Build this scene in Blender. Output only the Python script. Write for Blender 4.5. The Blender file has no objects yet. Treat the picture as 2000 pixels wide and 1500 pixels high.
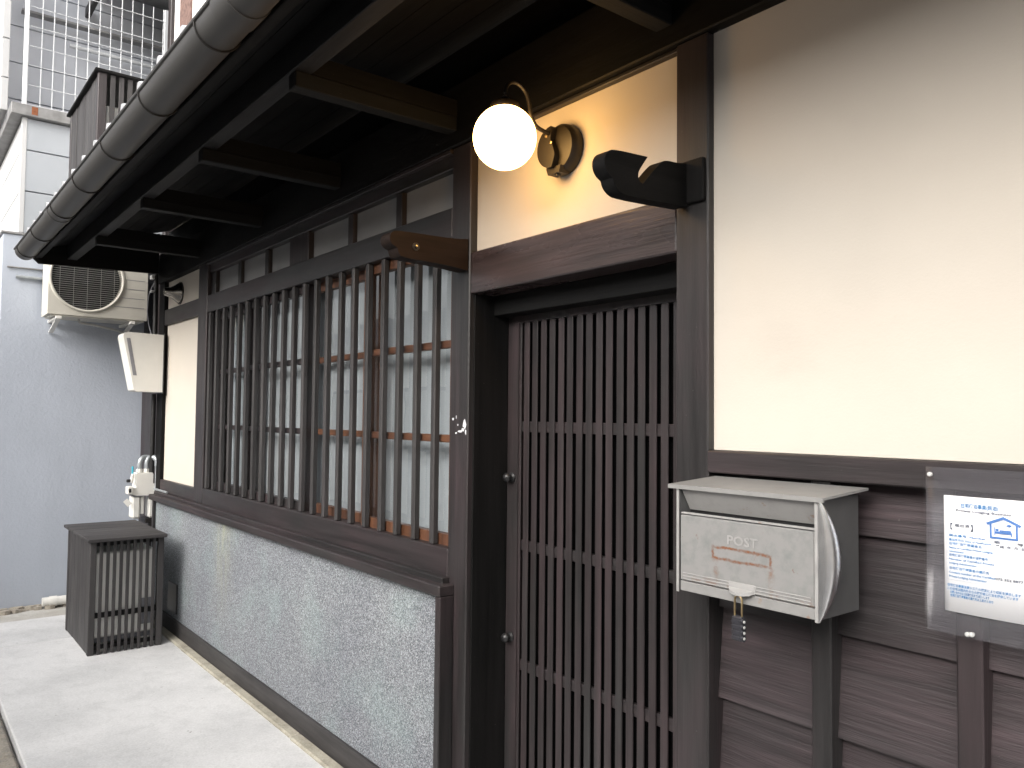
import bpy, bmesh, math, random
from mathutils import Vector, Matrix
random.seed(7)
SC = bpy.context.scene
COL = SC.collection
PI = math.pi

# ---------------------------------------------------------------- camera
F, YAW, PITCH, ROLL = 1538.97, 0.669387, 0.0415491, 0.0100087
H, D = 1.45, 1.5454
fwd = Vector((-math.cos(YAW)*math.cos(PITCH), math.sin(YAW)*math.cos(PITCH), math.sin(PITCH)))
r0 = fwd.cross(Vector((0, 0, 1))).normalized()
u0 = r0.cross(fwd)
rt = r0*math.cos(ROLL) + u0*math.sin(ROLL)
up = -r0*math.sin(ROLL) + u0*math.cos(ROLL)
cam_d = bpy.data.cameras.new('camera')
cam = bpy.data.objects.new('camera', cam_d)
COL.objects.link(cam)
M = Matrix((rt, up, -fwd)).transposed().to_4x4()
M.translation = Vector((0, -D, H))
cam.matrix_world = M
cam_d.sensor_width = 36.0
cam_d.sensor_fit = 'HORIZONTAL'
cam_d.lens = 36.0*F/2000.0
cam_d.clip_start = 0.02
cam_d.clip_end = 3000
SC.camera = cam

# ---------------------------------------------------------------- world, sun, exposure
SUN_EL, SUN_AZ = math.radians(32), math.radians(163)     # azimuth from +Y towards +X
w = bpy.data.worlds.new('World'); SC.world = w; w.use_nodes = True
wn = w.node_tree; wn.nodes.clear()
sky = wn.nodes.new('ShaderNodeTexSky'); sky.sky_type = 'NISHITA'; sky.sun_disc = False
sky.sun_elevation = SUN_EL; sky.sun_rotation = SUN_AZ
sky.air_density = 1.0; sky.dust_density = 6.0; sky.ozone_density = 1.0
hs = wn.nodes.new('ShaderNodeHueSaturation'); hs.inputs['Saturation'].default_value = 0.30
bg = wn.nodes.new('ShaderNodeBackground'); bg.inputs['Strength'].default_value = 0.13
wo = wn.nodes.new('ShaderNodeOutputWorld')
wn.links.new(sky.outputs[0], hs.inputs['Color']); wn.links.new(hs.outputs[0], bg.inputs['Color'])
wn.links.new(bg.outputs[0], wo.inputs['Surface'])
sl = bpy.data.lights.new('sun', 'SUN'); sl.energy = 1.0; sl.angle = math.radians(75); sl.color = (1.0, 0.96, 0.9)
so = bpy.data.objects.new('sun', sl); COL.objects.link(so)
sd = Vector((math.sin(SUN_AZ)*math.cos(SUN_EL), math.cos(SUN_AZ)*math.cos(SUN_EL), math.sin(SUN_EL)))
so.rotation_euler = sd.to_track_quat('Z', 'Y').to_euler()
vs = SC.view_settings
SC.display_settings.display_device = 'sRGB'
vs.view_transform = 'Standard'; vs.look = 'None'; vs.gamma = 1.0; vs.use_curve_mapping = False
vs.exposure = 1.30

# ---------------------------------------------------------------- materials
class NT:
    def __init__(s, name):
        s.m = bpy.data.materials.new(name); s.m.use_nodes = True
        s.t = s.m.node_tree; s.t.nodes.clear()
        s.out = s.t.nodes.new('ShaderNodeOutputMaterial')
        s.bs = s.t.nodes.new('ShaderNodeBsdfPrincipled')
        s.t.links.new(s.bs.outputs[0], s.out.inputs[0])
    def n(s, typ, **kw):
        nd = s.t.nodes.new('ShaderNode'+typ)
        for k, v in kw.items(): setattr(nd, k, v)
        return nd
    def l(s, a, b): s.t.links.new(a, b)
    def v(s, sock, val): sock.default_value = val
    def coords(s, scale=(1, 1, 1), rnd=True):
        tc = s.n('TexCoord'); mp = s.n('Mapping')
        mp.inputs['Scale'].default_value = scale
        if rnd:
            oi = s.n('ObjectInfo'); mu = s.n('Math', operation='MULTIPLY'); mu.inputs[1].default_value = 37.0
            s.l(oi.outputs['Random'], mu.inputs[0])
            ad = s.n('VectorMath', operation='ADD')
            s.l(tc.outputs['Object'], ad.inputs[0]); s.l(mu.outputs[0], ad.inputs[1])
            s.l(ad.outputs[0], mp.inputs['Vector'])
        else:
            s.l(tc.outputs['Object'], mp.inputs['Vector'])
        return mp.outputs[0]
    def noise(s, vec, scale, detail=4, rough=0.55, dist=0.0):
        nz = s.n('TexNoise'); nz.inputs['Scale'].default_value = scale
        nz.inputs['Distortion'].default_value = dist; nz.inputs['Detail'].default_value = detail; nz.inputs['Roughness'].default_value = rough
        s.l(vec, nz.inputs['Vector']); return nz.outputs['Fac']
    def ramp(s, fac, stops):
        r = s.n('ValToRGB'); e = r.color_ramp.elements
        while len(e) > 1: e.remove(e[-1])
        e[0].position, e[0].color = stops[0][0], (*stops[0][1], 1)
        for p, c in stops[1:]:
            q = e.new(p); q.color = (*c, 1)
        s.l(fac, r.inputs[0]); return r.outputs[0]
    def mix(s, fac, a, b, blend='MIX'):
        m = s.n('MixRGB', blend_type=blend)
        for i, x in ((0, fac), (1, a), (2, b)):
            if isinstance(x, (int, float)): m.inputs[i].default_value = x
            elif isinstance(x, tuple): m.inputs[i].default_value = (*x, 1)
            else: s.l(x, m.inputs[i])
        return m.outputs[0]
    def bump(s, h, strength, dist=0.01):
        b = s.n('Bump'); b.inputs['Strength'].default_value = strength; b.inputs['Distance'].default_value = dist
        s.l(h, b.inputs['Height']); s.l(b.outputs[0], s.bs.inputs['Normal'])
    def rough(s, r): s.bs.inputs['Roughness'].default_value = r
    def color(s, c):
        if isinstance(c, tuple): s.bs.inputs['Base Color'].default_value = (*c, 1)
        else: s.l(c, s.bs.inputs['Base Color'])

def flat(name, c, rough=0.5, metal=0.0, var=0.12, scale=25, bump=0.0):
    a = NT(name); co = a.coords()
    nz = a.noise(co, scale, 5)
    a.color(a.ramp(nz, [(0.3, tuple(x*(1-var) for x in c)), (0.7, tuple(min(1, x*(1+var)) for x in c))]))
    a.rough(rough); a.bs.inputs['Metallic'].default_value = metal
    if bump: a.bump(nz, bump, 0.004)
    return a.m

def wood(name, c1, c2, axis, rough=0.45, grain=0.35, fine=170, patch=5.0, spec=0.5, gcol=0.5, dist=0.0):
    a = NT(name)
    sc = {'x': (0.05, 1, 1), 'y': (1, 0.05, 1), 'z': (1, 1, 0.05)}[axis]
    co = a.coords(sc); ci = a.coords((1, 1, 1))
    co2 = a.coords({'x': (0.3, 1, 1), 'y': (1, 0.3, 1), 'z': (1, 1, 0.3)}[axis])
    g = a.noise(co, fine, 3, 0.6, dist); g2 = a.noise(co, fine*0.22, 4, 0.6, dist)
    p = a.noise(co2, patch, 5, 0.6)
    base = a.mix(a.ramp(p, [(0.38, (0, 0, 0)), (0.62, (1, 1, 1))]), c1, c2)
    gg = a.ramp(g2, [(0.3, (1-gcol,)*3), (0.7, (1+gcol*0.4,)*3)])
    col = a.mix(1.0, base, gg, 'MULTIPLY')
    spk = a.ramp(a.noise(ci, 130, 2, 0.5), [(0.74, (0, 0, 0)), (0.80, (0.25, 0.25, 0.25))])
    col = a.mix(spk, col, (0.16, 0.15, 0.14))
    oi = a.n('ObjectInfo'); tone = a.ramp(oi.outputs['Random'], [(0.0, (0.84,)*3), (1.0, (1.16,)*3)])
    col = a.mix(1.0, col, tone, 'MULTIPLY')
    a.color(col)
    rr = a.ramp(p, [(0.3, (rough-0.08,)*3), (0.7, (rough+0.12,)*3)]); a.l(rr, a.bs.inputs['Roughness'])
    a.bs.inputs['Specular IOR Level'].default_value = spec
    hh = a.mix(0.5, g, g2); a.bump(hh, grain, 0.004)
    return a.m

MAT = {}
for ax in 'xyz':
    MAT['wood_'+ax] = wood('dark_painted_wood_'+ax, (0.024, 0.0225, 0.0228), (0.034, 0.0235, 0.0255), ax)
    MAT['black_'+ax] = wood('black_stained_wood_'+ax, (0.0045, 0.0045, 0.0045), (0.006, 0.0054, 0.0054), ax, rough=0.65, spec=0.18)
    MAT['brown_'+ax] = wood('reddish_brown_wood_'+ax, (0.125, 0.056, 0.030), (0.090, 0.040, 0.024), ax, rough=0.4)
    MAT['grey_wood_'+ax] = wood('weathered_grey_wood_'+ax, (0.044, 0.041, 0.041), (0.034, 0.031, 0.032), ax, rough=0.6)
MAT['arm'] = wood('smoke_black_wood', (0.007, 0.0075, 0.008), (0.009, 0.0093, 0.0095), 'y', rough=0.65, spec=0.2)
MAT['purlin'] = wood('smoke_black_purlin_wood', (0.015, 0.015, 0.016), (0.019, 0.0185, 0.019), 'x', rough=0.6, spec=0.25)
MAT['plank'] = wood('stained_cladding_wood', (0.032, 0.0275, 0.029), (0.050, 0.034, 0.038), 'x', rough=0.5, grain=0.8, fine=140, gcol=0.62, dist=0.9)
MAT['lintel'] = wood('worn_lintel_wood', (0.058, 0.040, 0.040), (0.040, 0.031, 0.030), 'x', rough=0.30, grain=0.55, fine=120)

# cream plaster with smudges
def plaster(name, c, smudge=True):
    a = NT(name); co = a.coords(rnd=False)
    big = a.noise(co, 3.2, 3); fine = a.noise(co, 160, 4, 0.6)
    col = a.mix(a.ramp(big, [(0.35, (0, 0, 0)), (0.65, (1, 1, 1))]), c, tuple(x*0.965 for x in c))
    if smudge:
        sm = a.noise(co, 6.5, 6, 0.65)
        tc = a.n('TexCoord'); sp = a.n('Separate'+'XYZ'); a.l(tc.outputs['Object'], sp.inputs[0])
        # a dirty patch at hand height towards the left edge
        def gauss(sock, mu, sg):
            s1 = a.n('Math', operation='SUBTRACT'); a.l(sock, s1.inputs[0]); s1.inputs[1].default_value = mu
            s2 = a.n('Math', operation='DIVIDE'); a.l(s1.outputs[0], s2.inputs[0]); s2.inputs[1].default_value = sg
            s3 = a.n('Math', operation='POWER'); a.l(s2.outputs[0], s3.inputs[0]); s3.inputs[1].default_value = 2
            return s3.outputs[0]
        gx = gauss(sp.outputs['X'], -1.375, 0.10); gz = gauss(sp.outputs['Z'], -0.30, 0.09)
        ad = a.n('Math', operation='ADD'); a.l(gx, ad.inputs[0]); a.l(gz, ad.inputs[1])
        ng = a.n('Math', operation='MULTIPLY'); a.l(ad.outputs[0], ng.inputs[0]); ng.inputs[1].default_value = -1
        ex = a.n('Math', operation='EXPONENT'); a.l(ng.outputs[0], ex.inputs[0])
        mk = a.n('Math', operation='MULTIPLY'); a.l(ex.outputs[0], mk.inputs[0])
        a.l(a.ramp(sm, [(0.42, (0, 0, 0)), (0.66, (0.17, 0.17, 0.17))]), mk.inputs[1])
        col = a.mix(mk.outputs[0], col, (0.36, 0.32, 0.29))
    spk = a.ramp(a.noise(co, 55, 2), [(0.775, (0, 0, 0)), (0.81, (0.3, 0.3, 0.3))])
    col = a.mix(spk, col, (0.55, 0.47, 0.36))
    a.color(col); a.rough(0.85); a.bs.inputs['Specular IOR Level'].default_value = 0.25
    a.bump(a.mix(0.5, fine, a.noise(a.coords((1, 1, 2.2), False), 14, 4, 0.6)), 0.16, 0.004)
    return a.m
MAT['plaster'] = plaster('cream_plaster', (0.555, 0.51, 0.45))
MAT['plaster_plain'] = plaster('cream_plaster_plain', (0.60, 0.55, 0.48), False)
MAT['white_plaster'] = plaster('white_plaster', (0.82, 0.80, 0.78), False)

# speckled granite-chip render
def granite():
    a = NT('speckled_granite_chip_render'); co = a.coords(rnd=False)
    vo = a.n('TexVoronoi'); vo.inputs['Scale'].default_value = 290; a.l(co, vo.inputs['Vector'])
    sp = a.n('SeparateColor'); a.l(vo.outputs['Color'], sp.inputs[0])
    c = a.ramp(sp.outputs[0], [(0.0, (0.025, 0.03, 0.035)), (0.22, (0.07, 0.075, 0.085)), (0.5, (0.165, 0.178, 0.196)), (0.8, (0.295, 0.312, 0.335)), (1.0, (0.50, 0.52, 0.54))])
    n2 = a.noise(co, 420, 2)
    c = a.mix(0.28, c, a.ramp(n2, [(0.38, (0.06, 0.065, 0.072)), (0.6, (0.34, 0.36, 0.385))]))
    gr = a.ramp(a.noise(co, 4.0, 4), [(0.48, (0, 0, 0)), (0.70, (0.13, 0.13, 0.13))])
    c = a.mix(gr, c, (0.24, 0.40, 0.38))
    dk = a.ramp(a.noise(co, 2.1, 3), [(0.3, (0.82, 0.82, 0.85)), (0.7, (1.05, 1.05, 1.03))])
    c = a.mix(1.0, c, dk, 'MULTIPLY')
    # yellowish run-down streaks under the sill
    tc = a.n('TexCoord'); sx = a.n('SeparateXYZ'); a.l(tc.outputs['Object'], sx.inputs[0])
    s1 = a.n('Math', operation='SUBTRACT'); a.l(sx.outputs['X'], s1.inputs[0]); s1.inputs[1].default_value = -0.42
    s2 = a.n('Math', operation='DIVIDE'); a.l(s1.outputs[0], s2.inputs[0]); s2.inputs[1].default_value = 0.13
    s3 = a.n('Math', operation='POWER'); a.l(s2.outputs[0], s3.inputs[0]); s3.inputs[1].default_value = 2
    s4 = a.n('Math', operation='MULTIPLY'); a.l(s3.outputs[0], s4.inputs[0]); s4.inputs[1].default_value = -1
    s5 = a.n('Math', operation='EXPONENT'); a.l(s4.outputs[0], s5.inputs[0])
    mz = a.n('MapRange'); a.l(sx.outputs['Z'], mz.inputs[0]); mz.inputs[1].default_value = -0.25; mz.inputs[2].default_value = 0.33
    s6 = a.n('Math', operation='MULTIPLY'); a.l(s5.outputs[0], s6.inputs[0]); a.l(mz.outputs[0], s6.inputs[1])
    s6b = a.n('Math', operation='MULTIPLY'); a.l(s6.outputs[0], s6b.inputs[0]); a.l(a.ramp(a.noise(a.coords((9, 9, 1.6), False), 3.0, 5, 0.65), [(0.38, (0.1,)*3), (0.68, (1, 1, 1))]), s6b.inputs[1])
    s7 = a.n('Math', operation='MULTIPLY'); a.l(s6b.outputs[0], s7.inputs[0]); s7.inputs[1].default_value = 0.5
    c = a.mix(s7.outputs[0], c, (0.42, 0.42, 0.26))
    a.color(c); a.rough(0.7); a.bump(sp.outputs[1], 0.35, 0.003)
    return a.m
MAT['granite'] = granite()

def concrete(name, c, stain=(0.42, 0.41, 0.39), s=1.0, rnd=False, stamt=1.0):
    a = NT(name); co = a.coords(rnd=rnd)
    p = a.noise(co, 1.7*s, 7, 0.62); q = a.noise(co, 9*s, 6, 0.65); fn = a.noise(co, 120, 4, 0.6)
    col = a.mix(a.ramp(p, [(0.42, (0, 0, 0)), (0.68, (stamt*0.75,)*3)]), c, stain)
    col = a.mix(a.ramp(q, [(0.5, (0, 0, 0)), (0.78, (stamt*0.45,)*3)]), col, tuple(x*0.8 for x in stain))
    col = a.mix(a.ramp(a.noise(co, 34, 2), [(0.755, (0, 0, 0)), (0.775, (0.8, 0.8, 0.8))]), col, (0.12, 0.11, 0.10))
    col = a.mix(0.18, col, a.ramp(fn, [(0.3, (0.25, 0.25, 0.25)), (0.7, (0.85, 0.85, 0.85))]))
    a.color(col); a.rough(0.8); a.bump(fn, 0.25, 0.003)
    return a.m
MAT['concrete'] = concrete('pale_trowelled_concrete', (0.60, 0.60, 0.60), (0.40, 0.405, 0.41))
MAT['concrete_dirty'] = concrete('stained_concrete', (0.46, 0.45, 0.42), (0.26, 0.23, 0.18), 2.0)
MAT['mortar'] = concrete('sandy_broken_mortar', (0.42, 0.37, 0.29), (0.18, 0.14, 0.10), 5.0, True)
MAT['strip'] = concrete('mossy_footing_stone', (0.36, 0.33, 0.25), (0.16, 0.14, 0.09), 6.0, True, 1.2)
MAT['kerb'] = concrete('brown_mottled_kerb_stone', (0.21, 0.18, 0.13), (0.07, 0.06, 0.045), 6.0, True, 1.3)
MAT['asphalt'] = concrete('asphalt', (0.12, 0.12, 0.12), (0.085, 0.085, 0.085), 2.0)
MAT['earth'] = flat('earth', (0.12, 0.10, 0.08), 0.9)

def stucco(name, c):
    a = NT(name); co = a.coords(rnd=False)
    f = a.noise(co, 45, 5, 0.62); g = a.noise(co, 0.9, 4); st = a.noise(a.coords((1, 1.2, 0.16), False), 3.0, 5, 0.6)
    col = a.mix(a.ramp(g, [(0.35, (0, 0, 0)), (0.65, (1, 1, 1))]), c, tuple(x*0.9 for x in c))
    col = a.mix(a.ramp(st, [(0.45, (0, 0, 0)), (0.75, (0.5, 0.5, 0.5))]), col, tuple(x*0.78 for x in c))
    a.color(col); a.rough(0.85); a.bump(f, 0.4, 0.007)
    return a.m
MAT['stucco'] = stucco('blue_grey_sprayed_stucco', (0.46, 0.50, 0.57))
MAT['siding'] = flat('pale_blue_grey_siding', (0.35, 0.375, 0.405), 0.6, var=0.04, scale=3)
MAT['siding_grey'] = flat('grey_siding', (0.52, 0.545, 0.59), 0.6, var=0.05, scale=3)
MAT['siding_white'] = flat('white_siding', (0.50, 0.505, 0.51), 0.6, var=0.04, scale=3)
MAT['joint'] = flat('dark_joint_sealant', (0.09, 0.09, 0.10), 0.8)
MAT['ledge'] = flat('grey_metal_ledge', (0.20, 0.20, 0.20), 0.5, var=0.3, scale=9)
MAT['rust'] = flat('rust', (0.20, 0.07, 0.03), 0.9, var=0.4)
MAT['white_metal'] = flat('white_coated_wire', (0.55, 0.57, 0.59), 0.4, var=0.03)
MAT['gutter'] = flat('brown_grey_vinyl_gutter', (0.054, 0.052, 0.050), 0.5, var=0.08, scale=7)
MAT['iron'] = flat('dark_iron', (0.03, 0.028, 0.027), 0.5, 0.4, var=0.2)
MAT['zinc'] = flat('zinc_grey_pipe', (0.40, 0.43, 0.45), 0.38, 0.5, var=0.15)
MAT['steel'] = flat('bright_steel', (0.82, 0.82, 0.82), 0.24, 1.0, var=0.1)
MAT['tile'] = flat('silver_grey_roof_tile', (0.46, 0.47, 0.49), 0.5, var=0.12, scale=14)
MAT['ac_white'] = flat('aged_cream_plastic', (0.56, 0.54, 0.48), 0.45, var=0.06, scale=6)
MAT['ac_dark'] = flat('dark_fan_cavity', (0.006, 0.006, 0.007), 0.8)
MAT['ac_wire'] = flat('grey_grille_wire', (0.22, 0.22, 0.21), 0.5)
MAT['hose'] = flat('pale_grey_hose', (0.42, 0.42, 0.41), 0.6)
MAT['meter_white'] = flat('off_white_enamel', (0.72, 0.71, 0.67), 0.4, var=0.04, scale=8)
MAT['grey_plastic'] = flat('grey_plastic', (0.22, 0.22, 0.24), 0.4)
MAT['black_plastic'] = flat('black_plastic', (0.015, 0.015, 0.016), 0.35)
MAT['void'] = flat('matt_black_unlit_inside', (0.004, 0.004, 0.004), 0.95)  # darkness behind the door slats, painted as flat black
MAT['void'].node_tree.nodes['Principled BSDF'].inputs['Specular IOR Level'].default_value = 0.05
MAT['cyan_plastic'] = flat('cyan_plastic', (0.05, 0.42, 0.55), 0.5)
MAT['terracotta'] = flat('flesh_coloured_pipe_tape', (0.45, 0.30, 0.22), 0.7)
MAT['appliance'] = flat('pale_appliance_enamel', (0.78, 0.77, 0.73), 0.5, var=0.05, scale=5)
MAT['bronze'] = flat('aged_bronze_plastic', (0.0085, 0.006, 0.0032), 0.5, 0.0, var=0.2, scale=30)
MAT['chrome'] = flat('dull_chrome', (0.35, 0.33, 0.30), 0.25, 1.0)
MAT['brass'] = flat('brass', (0.65, 0.50, 0.28), 0.3, 1.0)
MAT['lock_body'] = flat('charcoal_lock_body', (0.028, 0.028, 0.034), 0.45, 0.1)
MAT['screw'] = flat('pale_screw_head', (0.5, 0.5, 0.49), 0.4)
MAT['mud'] = flat('brown_mud_plaster', (0.16, 0.10, 0.085), 0.95, var=0.35, scale=40, bump=0.6)
MAT['paint_flake'] = flat('torn_white_paper', (0.62, 0.63, 0.66), 0.8, var=0.15, scale=90)
MAT['ink'] = flat('black_ink', (0.06, 0.08, 0.12), 0.7)
MAT['blue_ink'] = flat('blue_ink', (0.05, 0.17, 0.46), 0.7)
MAT['cyan_ink'] = flat('light_blue_ink', (0.035, 0.20, 0.45), 0.7)
MAT['line_ink'] = flat('pale_ruled_line', (0.55, 0.60, 0.66), 0.7)
MAT['paper'] = flat('white_paper', (0.88, 0.885, 0.89), 0.7, var=0.01)
MAT['foliage'] = flat('dark_foliage', (0.05, 0.07, 0.03), 0.7, var=0.5, scale=6)
MAT['bark'] = flat('bark', (0.06, 0.05, 0.04), 0.9)
MAT['far_wall'] = flat('opposite_house_wall', (0.55, 0.53, 0.50), 0.85, var=0.15, scale=2)
MAT['far_roof'] = flat('opposite_house_roof', (0.07, 0.07, 0.075), 0.5)
MAT['cable'] = flat('black_cable', (0.012, 0.012, 0.012), 0.5)

def rusty_panel():
    # grey enamel with the rusty outline left by a lost name plate and rusty runs below it
    a = NT('light_grey_enamel_with_rust'); co = a.coords(rnd=False)
    tc = a.n('TexCoord'); sx = a.n('SeparateXYZ'); a.l(tc.outputs['Object'], sx.inputs[0])
    nz = a.noise(co, 60, 6, 0.7); nb = a.noise(co, 22, 5, 0.7)
    def math1(op, x, y=None):
        m = a.n('Math', operation=op)
        for i, q in enumerate((x, y)):
            if q is None: continue
            if isinstance(q, (int, float)): m.inputs[i].default_value = q
            else: a.l(q, m.inputs[i])
        return m.outputs[0]
    wob = math1('MULTIPLY', math1('SUBTRACT', nb, 0.5), 0.018)
    X = math1('ADD', sx.outputs['X'], wob); Z = math1('ADD', sx.outputs['Z'], wob)
    cx, cz, hx, hz = -0.003, 0.001, 0.072, 0.0115
    dx = math1('SUBTRACT', math1('ABSOLUTE', math1('SUBTRACT', X, cx)), hx)
    dz = math1('SUBTRACT', math1('ABSOLUTE', math1('SUBTRACT', Z, cz)), hz)
    dd = math1('ABSOLUTE', math1('MAXIMUM', dx, dz))
    mr = a.n('MapRange'); a.l(dd, mr.inputs[0]); mr.inputs[1].default_value = 0.0012; mr.inputs[2].default_value = 0.0042
    mr.inputs[3].default_value = 1.0; mr.inputs[4].default_value = 0.0
    line = math1('MULTIPLY', mr.outputs[0], a.ramp(nz, [(0.34, (0.15,)*3), (0.56, (1, 1, 1))]))
    # runs under the two ends
    def run(x0):
        g = math1('ABSOLUTE', math1('SUBTRACT', X, x0))
        m = a.n('MapRange'); a.l(g, m.inputs[0]); m.inputs[1].default_value = 0.002; m.inputs[2].default_value = 0.010
        m.inputs[3].default_value = 1.0; m.inputs[4].default_value = 0.0
        m2 = a.n('MapRange'); a.l(Z, m2.inputs[0]); m2.inputs[1].default_value = -0.014; m2.inputs[2].default_value = -0.0135
        m2.inputs[3].default_value = 1.0; m2.inputs[4].default_value = 0.0
        return math1('MULTIPLY', math1('MULTIPLY', m.outputs[0], m2.outputs[0]), a.ramp(nz, [(0.42, (0,)*3), (0.62, (0.55,)*3)]))
    mask = math1('MAXIMUM', line, math1('MAXIMUM', run(-0.068), run(0.068)))
    # rust creeping up from the lower edge near the hasp
    m3 = a.n('MapRange'); a.l(sx.outputs['Z'], m3.inputs[0]); m3.inputs[1].default_value = -0.075; m3.inputs[2].default_value = -0.052
    m3.inputs[3].default_value = 1.0; m3.inputs[4].default_value = 0.0
    low = math1('MULTIPLY', m3.outputs[0], a.ramp(nb, [(0.50, (0,)*3), (0.62, (0.9,)*3)]))
    mask = math1('MAXIMUM', mask, low)
    mask = math1('MAXIMUM', mask, a.ramp(a.noise(co, 48, 5, 0.7), [(0.66, (0,)*3), (0.72, (0.6,)*3)]))
    dirt = a.ramp(a.noise(co, 30, 6, 0.7), [(0.45, (0, 0, 0)), (0.75, (0.6, 0.6, 0.6))])
    base = a.mix(dirt, (0.225, 0.222, 0.218), (0.13, 0.146, 0.142))
    rust = a.ramp(nz, [(0.3, (0.07, 0.022, 0.010)), (0.7, (0.22, 0.088, 0.036))])
    a.color(a.mix(mask, base, rust)); a.rough(0.42); a.bump(nz, 0.05, 0.002)
    return a.m
MAT['box_front'] = rusty_panel()
def enamel(name, c, rough):
    a = NT(name); co = a.coords(rnd=False)
    d = a.ramp(a.noise(co, 26, 6, 0.7), [(0.48, (0, 0, 0)), (0.8, (0.4, 0.4, 0.4))])
    col = a.mix(d, c, tuple(x*0.6 for x in c))
    r = a.ramp(a.noise(co, 38, 4, 0.7), [(0.64, (0, 0, 0)), (0.72, (0.7, 0.7, 0.7))])
    a.color(a.mix(r, col, (0.22, 0.12, 0.07))); a.rough(rough); return a.m
MAT['box_lid'] = enamel('scuffed_grey_lid_enamel', (0.23, 0.228, 0.223), 0.4)
MAT['box_side'] = flat('shaded_side_enamel', (0.075, 0.075, 0.076), 0.45, var=0.08)  # shadow on the mailbox sides is put into this darker grey
MAT['post_paint'] = flat('raised_lettering_enamel', (0.275, 0.27, 0.265), 0.4)
MAT['box_edge'] = flat('worn_bright_edge_enamel', (0.30, 0.296, 0.29), 0.35, var=0.15)
MAT['box_slot'] = enamel('brushed_grey_flap', (0.31, 0.306, 0.30), 0.35)

def glass(name, tint=(0.97, 0.985, 0.985)):
    a = NT(name); a.t.nodes.remove(a.bs)
    tr = a.n('BsdfTransparent'); tr.inputs[0].default_value = (*tint, 1)
    gl = a.n('BsdfGlossy'); gl.inputs['Roughness'].default_value = 0.015
    co = a.coords(); nz = a.noise(co, 3.0, 2)
    bp = a.n('Bump'); bp.inputs['Strength'].default_value = 0.06; bp.inputs['Distance'].default_value = 0.02
    a.l(nz, bp.inputs['Height']); a.l(bp.outputs[0], gl.inputs['Normal'])
    lw = a.n('LayerWeight'); lw.inputs['Blend'].default_value = 0.5
    pw = a.n('Math', operation='POWER'); a.l(lw.outputs['Facing'], pw.inputs[0]); pw.inputs[1].default_value = 3.0
    ad = a.n('Math', operation='MULTIPLY_ADD'); a.l(pw.outputs[0], ad.inputs[0]); ad.inputs[1].default_value = 0.9; ad.inputs[2].default_value = 0.07
    mx = a.n('MixShader'); a.l(ad.outputs[0], mx.inputs[0]); a.l(tr.outputs[0], mx.inputs[1]); a.l(gl.outputs[0], mx.inputs[2])
    a.l(mx.outputs[0], a.out.inputs[0]); return a.m
MAT['glass'] = glass('old_window_glass')
def sleeve(dfac, gfac):
    a = NT('clear_plastic_sleeve'); a.t.nodes.remove(a.bs)
    tr = a.n('BsdfTransparent'); tr.inputs[0].default_value = (0.97, 0.97, 0.975, 1)
    df = a.n('BsdfDiffuse'); df.inputs[0].default_value = (0.42, 0.41, 0.45, 1)
    gl = a.n('BsdfGlossy'); gl.inputs['Roughness'].default_value = 0.30
    co = a.coords(rnd=False); nz = a.noise(co, 9.0, 3)
    bp = a.n('Bump'); bp.inputs['Strength'].default_value = 0.25; bp.inputs['Distance'].default_value = 0.02
    a.l(nz, bp.inputs['Height']); a.l(bp.outputs[0], gl.inputs['Normal'])
    m1 = a.n('MixShader'); m1.inputs[0].default_value = dfac; a.l(tr.outputs[0], m1.inputs[1]); a.l(df.outputs[0], m1.inputs[2])
    m2 = a.n('MixShader'); m2.inputs[0].default_value = gfac; a.l(m1.outputs[0], m2.inputs[1]); a.l(gl.outputs[0], m2.inputs[2])
    a.l(m2.outputs[0], a.out.inputs[0]); return a.m
MAT['sleeve'] = sleeve(0.08, 0.05)
MAT['clear_sleeve'] = sleeve(0.0, 0.022)
def cloth():
    a = NT('pale_curtain_cloth'); co = a.coords(rnd=False)
    nz = a.noise(co, 300, 2)
    a.color(a.ramp(nz, [(0.3, (0.31, 0.335, 0.355)), (0.7, (0.345, 0.37, 0.39))])); a.rough(0.9)
    a.bs.inputs['Specular IOR Level'].default_value = 0.1
    return a.m
MAT['curtain'] = cloth()
def frosted():
    a = NT('grey_frosted_transom_glass'); co = a.coords()
    a.color(a.ramp(a.noise(co, 4, 4), [(0.3, (0.22, 0.22, 0.22)), (0.7, (0.27, 0.27, 0.27))])); a.rough(0.32); return a.m
MAT['frosted'] = frosted()
def globe():
    a = NT('lit_opal_glass'); a.t.nodes.remove(a.bs)
    e = a.n('Emission'); e.inputs[0].default_value = (1.0, 0.56, 0.18, 1); e.inputs[1].default_value = 8.0
    a.l(e.outputs[0], a.out.inputs[0]); return a.m
MAT['globe'] = globe()

# ---------------------------------------------------------------- mesh helpers
def link(name, me, mat, parent=None, loc=(0, 0, 0)):
    o = bpy.data.objects.new(name, me); COL.objects.link(o)
    if mat is not None and len(me.materials) == 0: me.materials.append(mat)
    loc = Vector(loc)
    if parent is not None:
        o.parent = parent
        p = parent
        while p is not None:
            loc = loc - p.location; p = p.parent
    o.location = loc
    return o
def tag(o, label=None, cat=None, group=None, kind=None):
    if label: o['label'] = label
    if cat: o['category'] = cat
    if group: o['group'] = group
    if kind: o['kind'] = kind
    return o
def thing(name, label, cat, loc=(0, 0, 0), group=None):
    o = bpy.data.objects.new(name, None); COL.objects.link(o); o.location = loc
    o.empty_display_size = 0.1
    return tag(o, label, cat, group)
def mesh_from(name, V, Fc, smooth=False):
    me = bpy.data.meshes.new(name); me.from_pydata([tuple(v) for v in V], [], Fc); me.update()
    if smooth:
        for p in me.polygons: p.use_smooth = True
    return me
BOXC = {}
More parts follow.
